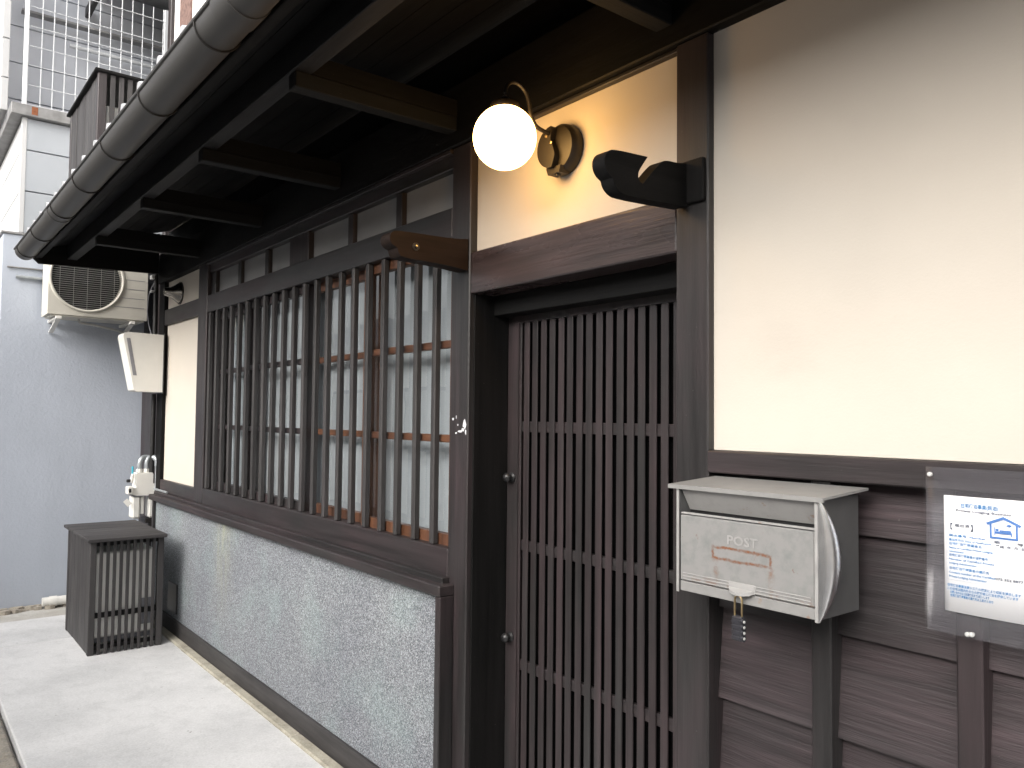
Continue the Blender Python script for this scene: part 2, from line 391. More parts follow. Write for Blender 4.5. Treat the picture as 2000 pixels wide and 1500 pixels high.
def box_mesh(sx, sy, sz, b=0.0, key=None):
    k = (round(sx, 4), round(sy, 4), round(sz, 4), round(b, 4), key)
    if k in BOXC: return BOXC[k]
    hx, hy, hz = sx/2, sy/2, sz/2
    b = min(b, hx*0.45, hy*0.45, hz*0.45)
    if b <= 0:
        V = [(x, y, z) for x in (-hx, hx) for y in (-hy, hy) for z in (-hz, hz)]
        Fc = [(0, 1, 3, 2), (4, 6, 7, 5), (0, 4, 5, 1), (2, 3, 7, 6), (0, 2, 6, 4), (1, 5, 7, 3)]
    else:
        V = []; idx = {}
        S = (-1, 1)
        for x in S:
            for y in S:
                for z in S:
                    for ax in range(3):
                        p = [x*(hx-b), y*(hy-b), z*(hz-b)]; p[ax] = (x*hx, y*hy, z*hz)[ax]
                        idx[(x, y, z, ax)] = len(V); V.append(tuple(p))
        Fc = []
        for ax in range(3):
            o1, o2 = [i for i in range(3) if i != ax]
            for s in S:
                q = []
                for t1, t2 in ((-1, -1), (1, -1), (1, 1), (-1, 1)):
                    c = [0, 0, 0]; c[ax] = s; c[o1] = t1; c[o2] = t2; q.append(idx[(*c, ax)])
                Fc.append(q)
            for t1 in S:            # edges along ax
                for t2 in S:
                    q = []
                    for s, a in ((-1, o1), (1, o1), (1, o2), (-1, o2)):
                        c = [0, 0, 0]; c[ax] = s; c[o1] = t1; c[o2] = t2; q.append(idx[(*c, a)])
                    Fc.append(q)
        for x in S:
            for y in S:
                for z in S: Fc.append([idx[(x, y, z, a)] for a in range(3)])
    out = []
    for f in Fc:
        c = sum((Vector(V[i]) for i in f), Vector())/len(f)
        n = (Vector(V[f[1]])-Vector(V[f[0]])).cross(Vector(V[f[2]])-Vector(V[f[0]]))
        out.append(tuple(f) if n.dot(c) > 0 else tuple(reversed(f)))
    me = mesh_from('box', V, out); BOXC[k] = me
    return me
def bx(name, x, y, z, mat, parent=None, b=0.003):
    """box from ranges"""
    m = MAT[mat] if isinstance(mat, str) else mat
    me = box_mesh(x[1]-x[0], y[1]-y[0], z[1]-z[0], b, m.name)
    return link(name, me, m, parent, ((x[0]+x[1])/2, (y[0]+y[1])/2, (z[0]+z[1])/2))
def bmo(name, bm, mat, parent=None, loc=(0, 0, 0), smooth=False):
    me = bpy.data.meshes.new(name); bmesh.ops.recalc_face_normals(bm, faces=bm.faces)
    bm.to_mesh(me); bm.free()
    if smooth:
        for p in me.polygons: p.use_smooth = True
        me.set_sharp_from_angle(angle=math.radians(40))
    return link(name, me, MAT[mat] if isinstance(mat, str) else mat, parent, loc)
def add_box(bm, x, y, z):
    v = [bm.verts.new((a, b_, c)) for a in x for b_ in y for c in z]
    for f in ((0, 1, 3, 2), (4, 6, 7, 5), (0, 4, 5, 1), (2, 3, 7, 6), (0, 2, 6, 4), (1, 5, 7, 3)):
        bm.faces.new([v[i] for i in f])
def add_prism(bm, pts, axis, a0, a1):
    """pts: 2-D profile in the two other axes (order kept); extruded along axis"""
    def mk(p, t):
        return {'x': (t, p[0], p[1]), 'y': (p[0], t, p[1]), 'z': (p[0], p[1], t)}[axis]
    A = [bm.verts.new(mk(p, a0)) for p in pts]; B = [bm.verts.new(mk(p, a1)) for p in pts]
    bm.faces.new(A); bm.faces.new(list(reversed(B)))
    for i in range(len(pts)):
        j = (i+1) % len(pts); bm.faces.new((A[i], A[j], B[j], B[i]))
def add_tube(bm, path, r, seg=8, cap=True):
    path = [Vector(p) for p in path]
    rings = []
    ref = Vector((0, 0, 1))
    for i, p in enumerate(path):
        t = (path[min(i+1, len(path)-1)] - path[max(i-1, 0)]).normalized()
        if i == 0:
            ref = Vector((0, 0, 1)) if abs(t.z) < 0.9 else Vector((1, 0, 0))
        a = t.cross(ref).normalized(); b_ = t.cross(a).normalized()
        ref = b_.cross(t) if False else ref
        rr = r[i] if isinstance(r, (list, tuple)) else r
        rings.append([bm.verts.new(p + a*math.cos(2*PI*k/seg)*rr + b_*math.sin(2*PI*k/seg)*rr) for k in range(seg)])
    for i in range(len(rings)-1):
        for k in range(seg):
            bm.faces.new((rings[i][k], rings[i][(k+1) % seg], rings[i+1][(k+1) % seg], rings[i+1][k]))
    if cap: bm.faces.new(rings[0]); bm.faces.new(list(reversed(rings[-1])))
def add_lathe(bm, prof, axis, c, seg=24):
    """prof: (along, radius) list; axis 'x','y','z', c: origin"""
    rings = []
    for a, r in prof:
        ring = []
        for k in range(seg):
            ca, sa = math.cos(2*PI*k/seg)*r, math.sin(2*PI*k/seg)*r
            p = {'x': (a, ca, sa), 'y': (ca, a, sa), 'z': (ca, sa, a)}[axis]
            ring.append(bm.verts.new((c[0]+p[0], c[1]+p[1], c[2]+p[2])))
        rings.append(ring)
    for i in range(len(rings)-1):
        for k in range(seg):
            bm.faces.new((rings[i][k], rings[i][(k+1) % seg], rings[i+1][(k+1) % seg], rings[i+1][k]))
    bm.faces.new(rings[0]); bm.faces.new(list(reversed(rings[-1])))
def tube(name, path, r, mat, parent=None, seg=8):
    bm = bmesh.new(); c = sum((Vector(p) for p in path), Vector())/len(path)
    add_tube(bm, [Vector(p)-c for p in path], r, seg)
    return bmo(name, bm, mat, parent, c, True)
def lathe(name, prof, axis, c, mat, parent=None, seg=24):
    bm = bmesh.new(); add_lathe(bm, prof, axis, (0, 0, 0), seg)
    return bmo(name, bm, mat, parent, c, True)
def prism(name, pts, axis, a0, a1, mat, parent=None, smooth=False):
    bm = bmesh.new(); cx = sum(p[0] for p in pts)/len(pts); cy = sum(p[1] for p in pts)/len(pts); m = (a0+a1)/2
    add_prism(bm, [(p[0]-cx, p[1]-cy) for p in pts], axis, a0-m, a1-m)
    loc = {'x': (m, cx, cy), 'y': (cx, m, cy), 'z': (cx, cy, m)}[axis]
    return bmo(name, bm, mat, parent, loc, smooth)
def text_mesh(s, size, width=None, depth=0.0):
    cu = bpy.data.curves.new('text', 'FONT'); cu.body = s; cu.size = size; cu.extrude = depth; cu.resolution_u = 2; cu.offset = size*0.022
    o = bpy.data.objects.new('text', cu); COL.objects.link(o)
    dg = bpy.context.evaluated_depsgraph_get(); dg.update()
    me = bpy.data.meshes.new_from_object(o.evaluated_get(dg))
    bpy.data.objects.remove(o); bpy.data.curves.remove(cu)
    if len(me.vertices) and width:
        xs = [v.co.x for v in me.vertices]; k = width/max(1e-6, max(xs)-min(xs)); x0 = min(xs)
        for v in me.vertices: v.co.x = (v.co.x-x0)*k
    return me
def add_text(bm, s, size, x, z, width=None, depth=0.0):
    """letters on a wall facing -Y: u -> X, v -> Z"""
    me = text_mesh(s, size, width, depth)
    me.transform(Matrix.Translation((x, 0, z)) @ Matrix.Rotation(PI/2, 4, 'X'))
    bm.from_mesh(me); bpy.data.meshes.remove(me)

# ================================================================ THE GROUND
def sheet(name, x, y, z, mat, kind='structure'):
    me = mesh_from(name, [(x[0], y[0], z), (x[1], y[0], z), (x[1], y[1], z), (x[0], y[1], z)], [(0, 1, 2, 3)])
    return tag(link(name, me, MAT[mat]), kind=kind)
sheet('ground', (-400, 400), (-400, 400), -0.20, 'earth')
sheet('road', (-60, 60), (-4.2, -1.40), -0.10, 'asphalt')
# concrete apron before the house, in its poured bays
apron = tag(bx('pavement', (-5.80, 4.0), (-1.055, 0.6), (-0.16, 0.0), 'concrete', b=0.006), kind='structure')
bx('paving_bay', (-6.48, -5.812), (-1.055, 0.3), (-0.16, -0.003), 'concrete', apron, 0.006)
bx('paving_bay', (-6.84, -6.492), (-1.055, 0.3), (-0.16, -0.010), 'concrete_dirty', apron, 0.01)
bx('paving_bay', (-14.0, -6.86), (-1.055, -0.93), (-0.16, -0.012), 'concrete_dirty', apron, 0.01)
bm = bmesh.new()
for k in range(90):         # crumbling sandy mortar along the neighbour's wall
    y = random.uniform(-0.95, 0.1); x = -6.84 + abs(random.gauss(0, 0.05)); r = random.uniform(0.006, 0.028)
    pts = [(x+r*math.cos(t+random.uniform(-.3, .3))*random.uniform(.7, 1.2), y+1.4*r*math.sin(t)) for t in [i*PI/3 for i in range(6)]]
    add_prism(bm, pts, 'z', -0.012, r*0.7)
tag(bmo('rubble', bm, 'mortar'), kind='stuff')
kerb = tag(bx('kerb', (-30, 20), (-1.43, -1.062), (-0.2, -0.045), 'mortar', b=0.0), kind='structure')
x = -16.0; k = 0
while x < 5.0:
    L = 0.600
    bx('kerb_stone', (x, x+L-0.012), (-1.425+random.uniform(-.004, .004), -1.066), (-0.16, -0.022+random.uniform(-.004, .004)), 'kerb', kerb, 0.012)
    x += L

# ================================================================ THE TOWNHOUSE
house = thing('townhouse', 'dark timbered townhouse with cream plaster panels, barred window and sliding lattice door', 'house', (-3.0, 0, 0))
P = house
XR = 3.0     # right end of the facade
# --- frame
bx('post', (-2.305, -2.193), (0.0, 0.13), (0, 2.40), 'wood_z', P, 0.004)
bx('post', (-1.293, -1.193), (0.0, 0.13), (0, 2.40), 'wood_z', P, 0.004)
bx('post', (-5.205, -5.030), (-0.004, 0.13), (0.85, 2.40), 'wood_z', P, 0.004)
bx('post', (-6.155, -6.021), (0.0, 0.13), (0, 2.44), 'black_z', P, 0.004)
bx('post', (1.9, 2.02), (0.0, 0.13), (0, 2.40), 'wood_z', P, 0.004)
bx('door_jamb', (-2.193, -2.186), (0.02, 0.165), (0, 1.87), 'black_z', P, 0.001)
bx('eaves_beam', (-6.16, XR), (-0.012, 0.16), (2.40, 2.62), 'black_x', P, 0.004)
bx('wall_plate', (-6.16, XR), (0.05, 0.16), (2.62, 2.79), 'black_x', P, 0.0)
# closed-off inside of the house
bx('end_wall', (-6.30, -6.158), (0.175, 5.0), (0, 5.4), 'plaster_plain', P, 0)
bx('corner_boarding', (-6.84, -6.157), (0.06, 0.10), (0, 2.7), 'wood_z', P, 0.002)
bx('end_wall', (XR-0.1, XR), (0.15, 5.0), (0, 5.4), 'plaster_plain', P, 0)
bx('back_wall', (-6.30, XR), (4.9, 5.0), (0, 5.4), 'plaster_plain', P, 0)
bx('partition', (-2.33, -2.29), (0.171, 4.9), (0, 2.6), 'black_z', P, 0)
bx('ceiling', (-6.15, XR-0.1), (0.16, 4.9), (2.62, 2.68), 'black_x', P, 0)
bx('floor', (-6.15, -2.33), (0.201, 4.9), (0.40, 0.45), 'brown_x', P, 0)
bx('partition', (-2.29, XR-0.1), (1.9, 1.94), (0, 2.62), 'black_x', P, 0)

# --- left cream panels between corner post and window post
bx('plaster_panel', (-6.021, -5.205), (0.028, 0.10), (0.975, 2.085), 'plaster_plain', P, 0.001)
bx('plaster_panel', (-6.021, -5.205), (0.028, 0.10), (2.195, 2.40), 'plaster_plain', P, 0.001)
bx('cross_rail', (-6.021, -5.205), (0.004, 0.10), (2.085, 2.195), 'wood_x', P, 0.003)
bx('cross_rail', (-6.021, -5.205), (0.004, 0.10), (0.89, 0.975), 'wood_x', P, 0.003)

# --- window
bx('window_head', (-5.030, -2.305), (0.0, 0.12), (2.083, 2.190), 'wood_x', P, 0.003)
bx('transom_rail', (-5.030, -2.305), (0.012, 0.12), (2.335, 2.398), 'wood_x', P, 0.003)
bx('transom_lip', (-5.030, -2.305), (-0.010, 0.012), (2.382, 2.398), 'wood_x', P, 0.002)
bx('transom_post', (-3.79, -3.565), (0.016, 0.12), (2.190, 2.335), 'wood_z', P, 0.003)
for xa, xb in ((-5.028, -4.945),):
    bx('transom_post', (xa, xb), (0.02, 0.12), (2.190, 2.335), 'wood_z', P, 0.003)
for xa, xb in ((-4.945, -4.557), (-4.517, -4.142), (-4.09, -3.79), (-3.565, -3.163), (-3.115, -2.743), (-2.695, -2.306)):
    bx('transom_pane', (xa, xb), (0.045, 0.06), (2.190, 2.335), 'frosted', P, 0.0)
for xa in (-4.557, -4.142, -3.163, -2.743):
    bx('transom_mullion', (xa, xa+0.045), (0.024, 0.08), (2.190, 2.335), 'wood_z', P, 0.002)
sill = bx('window_sill', (-5.030, -2.305), (-0.002, 0.20), (0.885, 0.988), 'wood_x', P, 0.004)
# sill moulding and granite-chip dado
bx('dado_cap', (-6.04, -2.293), (-0.030, 0.0), (0.868, 0.893), 'wood_x', P, 0.003)
bx('dado_cap', (-6.05, -2.262), (-0.062, -0.0), (0.835, 0.873), 'wood_x', P, 0.004)
bx('dado_edge', (-2.293, -2.262), (-0.058, -0.001), (0.0, 0.835), 'wood_z', P, 0.003)
bx('dado_edge', (-6.04, -6.01), (-0.04, -0.001), (0.0, 0.835), 'wood_z', P, 0.003)
bx('granite_dado', (-6.01, -2.293), (-0.020, 0.13), (0.10, 0.835), 'granite', P, 0.0)
bx('base_board', (-6.01, -2.293), (-0.034, 0.13), (0.0, 0.102), 'grey_wood_x', P, 0.003)
xk = [-6.0, -5.1, -4.30, -3.42, -2.62, -2.2]
for i in range(5):
    bx('footing_stone', (xk[i]+0.004, xk[i+1]-0.004), (-0.085+random.uniform(-.006, .006), -0.034), (-0.05, 0.014), 'strip', P, 0.006)
bx('access_flap', (-5.62, -5.42), (-0.030, -0.018), (0.14, 0.33), 'black_plastic', P, 0.003)
bar_me = bpy.data.meshes.new('window_bar')
for i in range(21):
    xc = -5.001 + 0.1288*i
    o = bx('window_bar', (xc-0.013, xc+0.013), (0.004, 0.030), (0.988, 2.083), 'grey_wood_z', P, 0.004)
    o.location.x += random.uniform(-.003, .003); o.rotation_euler.y = random.uniform(-.0022, .0022)
# four sliding sashes, the glass in each split by three glazing bars
def frame_mesh(bm, xa, xb, za, zb, wl, wr, wb, wt, y0, y1):
    O = [(xa, za), (xb, za), (xb, zb), (xa, zb)]; I = [(xa+wl, za+wb), (xb-wr, za+wb), (xb-wr, zb-wt), (xa+wl, zb-wt)]
    v = {(k, y): [bm.verts.new((p[0], y, p[1])) for p in q] for k, q in (('o', O), ('i', I)) for y in (y0, y1)}
    for k in range(4):
        n = (k+1) % 4
        for y in (y0, y1): bm.faces.new((v['o', y][k], v['o', y][n], v['i', y][n], v['i', y][k]))
        for q in 'oi': bm.faces.new((v[q, y0][k], v[q, y0][n], v[q, y1][n], v[q, y1][k]))
SASH = [(-5.028, -4.345, 0.066, 'wood'), (-4.435, -3.59, 0.034, 'wood'), (-3.69, -2.965, 0.066, 'brown'), (-3.015, -2.306, 0.034, 'brown')]
for xa, xb, y, wd in SASH:
    bm = bmesh.new(); zc = 1.5355; xm = (xa+xb)/2
    frame_mesh(bm, xa-xm, xb-xm, 0.988-zc, 2.083-zc, 0.048, 0.048, 0.040, 0.042, -0.015, 0.015)
    st = bmo('window_sash', bm, wd+'_z', P, (xm, y+0.015, zc))
    xi, xj = xa+0.048, xb-0.048
    for zz in (1.369, 1.711):
        bx('glazing_bar', (xi, xj), (y+0.004, y+0.026), (zz-0.014, zz+0.014), wd+'_x', st, 0.002)
    for za, zb in ((1.028, 1.355), (1.383, 1.697), (1.725, 2.041)):
        pk = ('pane', round(xj-xi, 4), round(zb-za, 4)); hw, hh = (xj-xi)/2, (zb-za)/2
        if pk not in BOXC: BOXC[pk] = mesh_from('pane', [(-hw, 0, -hh), (hw, 0, -hh), (hw, 0, hh), (-hw, 0, hh)], [(0, 1, 2, 3)])
        link('pane', BOXC[pk], MAT['glass'], st, ((xi+xj)/2, y+0.0145, (za+zb)/2))
# curtain behind the glass
bm = bmesh.new()
N = 420; rows = []
for zz in (0.99, 1.5, 2.12):
    r = []
    for i in range(N+1):
        t = i/N; xx = -5.02 + 2.70*t
        yy = 0.145 + 0.006*math.sin(xx*38+0.7*math.sin(xx*9)) * (0.7+0.3*math.sin(xx*5.1)) + 0.002*math.sin(xx*97)
        r.append(bm.verts.new((xx+3.67, yy-0.145, zz-1.55)))
    rows.append(r)
for a_, b_ in zip(rows, rows[1:]):
    for i in range(N): bm.faces.new((a_[i], a_[i+1], b_[i+1], b_[i]))
tag(bmo('curtain', bm, 'curtain', None, (-3.67, 0.145, 1.55), True), 'pale blue grey gathered curtain hanging behind the barred window glass', 'curtain')

# --- entrance: lintel, lamp panel, recessed sliding lattice door
bx('lintel', (-2.192, -1.294), (0.003, 0.15), (1.870, 2.012), 'lintel', P, 0.004)
bx('plaster_panel', (-2.193, -1.293), (0.030, 0.12), (2.012, 2.392), 'plaster_plain', P, 0.001)
bx('panel_bead', (-2.192, -1.294), (0.008, 0.030), (2.388, 2.399), 'wood_x', P, 0.002)
bx('door_head', (-2.186, -1.294), (0.10, 0.22), (1.800, 1.870), 'black_x', P, 0.002)
dx0, dx1 = -2.186, -1.30
bm = bmesh.new()
frame_mesh(bm, dx0, dx1, -0.90, 0.90, 0.058, 0.058, 0.12, 0.024, -0.018, 0.018)
for v in bm.verts: v.co.x -= (dx0+dx1)/2
door = bmo('sliding_door', bm, 'wood_z', P, ((dx0+dx1)/2, 0.185, 0.90))
for z0, z1, f in ((0.21, 0.243, .008), (0.587, 0.622, .008), (0.992, 1.027, .008), (1.398, 1.434, .008)  ):
    bx('door_rail', (dx0+0.058, dx1-0.058), (0.1760+0.0*f, 0.192), (z0, z1), 'wood_x', door, 0.002)
bx('door_backing', (dx0+0.058, dx1-0.058), (0.1975, 0.2025), (0.0, 1.80), 'void', door, 0)  # black sheet in place of the unlit interior behind the slats
i = 0; xs = -2.103
while xs < dx1-0.06:
    bx('door_slat', (xs, xs+0.0268), (0.170, 0.1755), (0.12, 1.776), 'wood_z', door, 0.0025).location.x += random.uniform(-.0016, .0016)
    xs += 0.04398
bx('door_slat', (-2.128, -2.116), (0.170, 0.1755), (0.12, 1.776), 'wood_z', door, 0.002)
for z in (1.240, 0.692):
    lathe('door_knob', [(-0.004, 0.017), (-0.008, 0.0175), (-0.012, 0.010), (-0.020, 0.010), (-0.030, 0.016), (-0.037, 0.013), (-0.041, 0.006), (-0.042, 0.001)], 'y', (-2.157, 0.171, z), 'black_plastic', door, 20)
bx('threshold', (-2.19, -1.29), (0.02, 0.24), (-0.02, 0.03), 'concrete_dirty', P, 0.006)

# --- right: cream panel above rail, clapboards with battens below
bx('plaster_panel', (-1.193, 1.9), (0.022, 0.12), (1.375, 2.402), 'plaster', P, 0.001).location.x += 0
bx('dado_rail', (-1.193, 1.9), (-0.004, 0.10), (1.322, 1.374), 'wood_x', P, 0.003)
laps = [1.325, 1.213, 1.0, 0.785, 0.565, 0.345, 0.12, 0.0]
for i in range(len(laps)-1):
    zt, zb = laps[i], laps[i+1]
    xa = -1.193
    for xb in (-0.335, 0.83, 1.9):
        y0 = random.uniform(-.002, .002)
        prism('cladding_board', [(0.040+y0, zb), (0.054+y0, zb), (0.072, zt+0.012), (0.060, zt+0.012)], 'x', xa+0.001, xb-0.001, 'plank', P)
        xa = xb
bx('wall_backing', (-1.193, 1.9), (0.080, 0.12), (0, 1.32), 'black_x', P, 0)
for xc in (-0.911, -0.620, -0.33, -0.04, 0.25, 0.54, 0.83, 1.12, 1.41, 1.7):
    bx('batten', (xc-0.0225, xc+0.0225), (0.012, 0.058), (0.0, 1.322), 'wood_z', P, 0.003)
bx('footing_stone', (-1.19, 1.9), (-0.02, 0.10), (-0.05, 0.0), 'strip', P, 0.004)

# torn remains of a sticker on the post left of the door
bm = bmesh.new()
for (px, pz, w_, h_) in ((-2.212, 1.422, .020, .036), (-2.238, 1.398, .030, .010), (-2.222, 1.404, .016, .014), (-2.262, 1.392, .012, .007), (-2.283, 1.440, .013, .010), (-2.252, 1.420, .006, .007), (-2.205, 1.396, .010, .020), (-2.262, 1.446, .004, .014)):
    pts = []
    for k in range(9):
        t = 2*PI*k/9; q = random.uniform(.6, 1.1)
        pts.append((px+w_*0.5*q*math.cos(t), pz+h_*0.5*q*math.sin(t)))
    pts = [(min(max(p[0], -2.303), -2.1955), p[1]) for p in pts]
    add_prism(bm, pts, 'y', -0.0006, 0.001)
for v in bm.verts: v.co -= Vector((-2.25, 0, 1.42))
bmo('sticker_remains', bm, 'paint_flake', P, (-2.25, 0, 1.42))

# --- eaves
Z0, Y0, SL = 2.545, -0.80, 0.30         # soffit line
def soff(y): return Z0 + (y-Y0)*SL
nb = 7; ys = [Y0 + (0.05-Y0)*i/nb for i in range(nb+1)]
for i in range(nb):
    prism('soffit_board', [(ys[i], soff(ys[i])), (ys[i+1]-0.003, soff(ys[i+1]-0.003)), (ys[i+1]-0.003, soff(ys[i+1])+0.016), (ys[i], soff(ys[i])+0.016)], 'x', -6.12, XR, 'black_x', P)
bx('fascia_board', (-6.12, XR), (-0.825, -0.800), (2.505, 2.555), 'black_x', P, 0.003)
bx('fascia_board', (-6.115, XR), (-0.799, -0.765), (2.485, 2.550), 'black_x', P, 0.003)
bx('purlin', (-6.12, XR), (-0.612, -0.552), (2.500, 2.603), 'purlin', P, 0.003)
for xa in (-0.40, -1.33, -2.30, -3.205, -4.13, -5.20):
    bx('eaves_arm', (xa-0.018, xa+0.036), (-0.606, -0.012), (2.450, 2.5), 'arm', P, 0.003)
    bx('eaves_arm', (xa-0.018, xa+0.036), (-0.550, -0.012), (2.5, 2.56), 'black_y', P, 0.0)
prism('barge_board', [(-0.83, 2.50), (-0.78, 2.452), (-0.02, 2.474), (-0.02, 2.77), (-0.83, 2.545)], 'x', -6.15, -6.12, 'black_y', P)
prism('roof_deck', [(-0.845, soff(-0.845)+0.018), (0.14, soff(0.14)+0.018), (0.14, soff(0.14)+0.036), (-0.845, soff(-0.845)+0.036)], 'x', -6.14, XR, 'black_x', P)
# roof tiles: pan with a roll at one side
def tile_mesh():
    W, L, n = 0.262, 0.30, 14
    V = []; Fc = []
    for j, y in enumerate((-L/2, L/2)):
        for layer in (0, 1):
            for i in range(n+1):
                u = i/n; xx = (u-0.5)*W
                if u < 0.62: z = 0.010*((u/0.62-0.5)**2)*4
                else: z = 0.010 + 0.034*math.sin((u-0.62)/0.38*PI)
                V.append((xx, y, z + (0.018 if layer else 0) + j*0.0))
    k = n+1
    for i in range(n):
        Fc += [(k+i, k+i+1, 3*k+i+1, 3*k+i), (i, 2*k+i, 2*k+i+1, i+1), (i, i+1, k+i+1, k+i), (2*k+i, 3*k+i, 3*k+i+1, 2*k+i+1)]
    Fc += [(0, k, 3*k, 2*k), (n, 2*k+n, 3*k+n, k+n)]
    me = mesh_from('roof_tile', V, Fc); me.materials.append(MAT['tile']); return me
tme = tile_mesh(); ang = math.atan(SL)
for r in range(4):
    for i in range(34):
        y = -0.715 + r*0.25; xx = -6.02 + i*0.2635
        o = link('roof_tile', tme, None, P, (xx, y, soff(y)+0.052))
        o.rotation_euler = (ang-0.05, 0, random.uniform(-.008, .008))
# upper storey wall set back on the roof
bx('upper_post', (-6.70, -6.615), (0.14, 0.30), (2.5, 6.2), 'wood_z', P, 0.004)
bx('upper_wall', (-6.615, XR), (0.17, 0.30), (3.02, 6.2), 'white_plaster', P, 0.001)
bx('upper_mud_panel', (-6.42, -6.13), (0.155, 0.172), (4.30, 6.2), 'mud', P, 0.004)

# --- gutter with its straps
ga, gz, gr = -0.865, 2.515, 0.062
bm = bmesh.new(); n = 18; A = []; x0, x1 = -6.06, XR
def gp(t, r): return (ga + r*math.cos(t), gz + r*math.sin(t))
prof = [gp(PI + PI*i/n, gr) for i in range(n+1)] + [gp(2*PI - PI*i/n, gr-0.004) for i in range(n+1)]
add_prism(bm, [(p[0]-ga, p[1]-gz) for p in prof], 'x', x0+1.5, x1+1.5)
gut = bmo('gutter', bm, 'gutter', P, (-1.5, ga, gz), True)
tube('gutter_lip', [(x0, ga-gr-0.001, gz+0.003), (x1, ga-gr-0.001, gz+0.003)], 0.0065, 'gutter', gut, 8)
bm = bmesh.new(); add_prism(bm, [(math.cos(PI+PI*i/n)*gr, math.sin(PI+PI*i/n)*gr) for i in range(n+1)], 'x', -0.002, 0.002)
bmo('gutter_end_cap', bm, 'gutter', gut, (x0-0.002, ga, gz))
for xs in (-5.92, -5.30, -4.60, -3.99, -3.392, -2.795, -2.185, -1.58, -0.97, -0.37, 0.23, 0.83, 1.43, 2.03, 2.63):
    path = [(xs, ga+(gr+.003)*math.cos(PI+PI*i/12), gz+(gr+.003)*math.sin(PI+PI*i/12)) for i in range(13)] + [(xs, -0.80, gz+0.02)]
    tube('gutter_strap', path, 0.0029, 'iron', gut, 6)
    lathe('strap_screw', [(-0.004, 0.006), (0, 0.007), (0.003, 0.001)], 'x', (xs+0.012, -0.797, gz+0.005), 'steel', gut, 8)
for xs in (-4.76, -2.0, 0.6):
    bm = bmesh.new(); add_prism(bm, [(math.cos(PI+PI*i/n)*(gr+.0035), math.sin(PI+PI*i/n)*(gr+.0035)) for i in range(n+1)]+[(math.cos(2*PI-PI*i/n)*(gr+.0003), math.sin(2*PI-PI*i/n)*(gr+.0003)) for i in range(n+1)], 'x', -0.05, 0.05)
    bmo('gutter_coupler', bm, 'gutter', gut, (xs, ga, gz), True)

# ================================================================ POLE BRACKETS
def rounded(pts, sharp, it=2):
    fl = [i in sharp for i in range(len(pts))]
    for _ in range(it):
        q = []; g = []; n = len(pts)
        for i in range(n):
            if fl[i]: q.append(pts[i]); g.append(True); continue
            a, b, c = pts[i-1], pts[i], pts[(i+1) % n]
            q.append(tuple(b[k]*0.75+a[k]*0.25 for k in (0, 1))); q.append(tuple(b[k]*0.75+c[k]*0.25 for k in (0, 1))); g += [False, False]
        pts, fl = q, g
    return pts
br = thing('pole_bracket', 'brown wooden bracket with rounded end and bolt on the post left of the door', 'bracket', (-2.24, 0, 2.0))
br['group'] = 'wooden brackets on the door posts'
prism('bracket_arm', rounded([(-0.003, 2.058), (-0.06, 2.050), (-0.275, 2.046), (-0.298, 2.040), (-0.308, 2.025), (-0.306, 2.005), (-0.292, 1.994), (-0.280, 1.990), (-0.274, 1.972), (-0.262, 1.960), (-0.10, 1.958), (-0.003, 1.950)], (0, 7, 11)), 'x', -2.262, -2.2, wood('oiled_brown_wood', (0.020, 0.010, 0.006), (0.015, 0.008, 0.0055), 'y', rough=0.6, spec=0.2), br)
lathe('bracket_bolt', [(-0.004, 0.013), (0.003, 0.013), (0.0031, 0.007), (0.007, 0.006), (0.008, 0.001)], 'x', (-2.2, -0.211, 2.002), 'black_plastic', br, 16)
lathe('bolt_tip', [(0.0, 0.0045), (0.004, 0.004), (0.005, 0.001)], 'x', (-2.1925, -0.213, 2.002), 'brass', br, 10)
br = thing('pole_bracket', 'black wooden hook bracket with a slanted notch on the post right of the door', 'bracket', (-1.26, 0, 2.0))
br['group'] = 'wooden brackets on the door posts'
prism('bracket_arm', rounded([(-0.012, 2.082), (-0.045, 2.076), (-0.092, 2.074), (-0.112, 2.062), (-0.172, 2.000), (-0.186, 2.006), (-0.188, 2.022), (-0.180, 2.036), (-0.155, 2.068),
      (-0.262, 2.062), (-0.285, 2.056), (-0.298, 2.040), (-0.299, 2.020), (-0.288, 2.003), (-0.272, 1.996), (-0.266, 1.980), (-0.250, 1.968), (-0.225, 1.962), (-0.012, 1.974)], (0, 4, 8, 14, 18)), 'x', -1.288, -1.248, 'black_y', br, True)
bx('mounting_block', (-1.290, -1.198), (-0.013, -0.0005), (1.982, 2.088), 'black_z', br, 0.003)

# ================================================================ WALL LAMP
lamp = thing('wall_lamp', 'lit white globe lamp on a curved bronze arm on the panel above the door', 'lamp', (-1.74, 0.03, 2.25))
lx, gy, gzz = -1.735, -0.200, 2.240
bm = bmesh.new(); add_lathe(bm, [(0.0, 0.074), (-0.012, 0.076), (-0.030, 0.074), (-0.040, 0.066), (-0.043, 0.050), (-0.044, 0.001)], 'y', (0, 0, 0), 32)
bmo('back_plate', bm, 'bronze', lamp, (-1.737, 0.030, 2.250), True)
def cr_early(p, n=4):
    out = []
    for i in range(len(p)-1):
        a, b, c, d = p[max(i-1, 0)], p[i], p[i+1], p[min(i+2, len(p)-1)]
        for k in range(n):
            t = k/n
            out.append(tuple(0.5*(2*b[j] + (c[j]-a[j])*t + (2*a[j]-5*b[j]+4*c[j]-d[j])*t*t + (3*b[j]-a[j]-3*c[j]+d[j])*t**3) for j in range(2)))
    return out + [p[-1]]
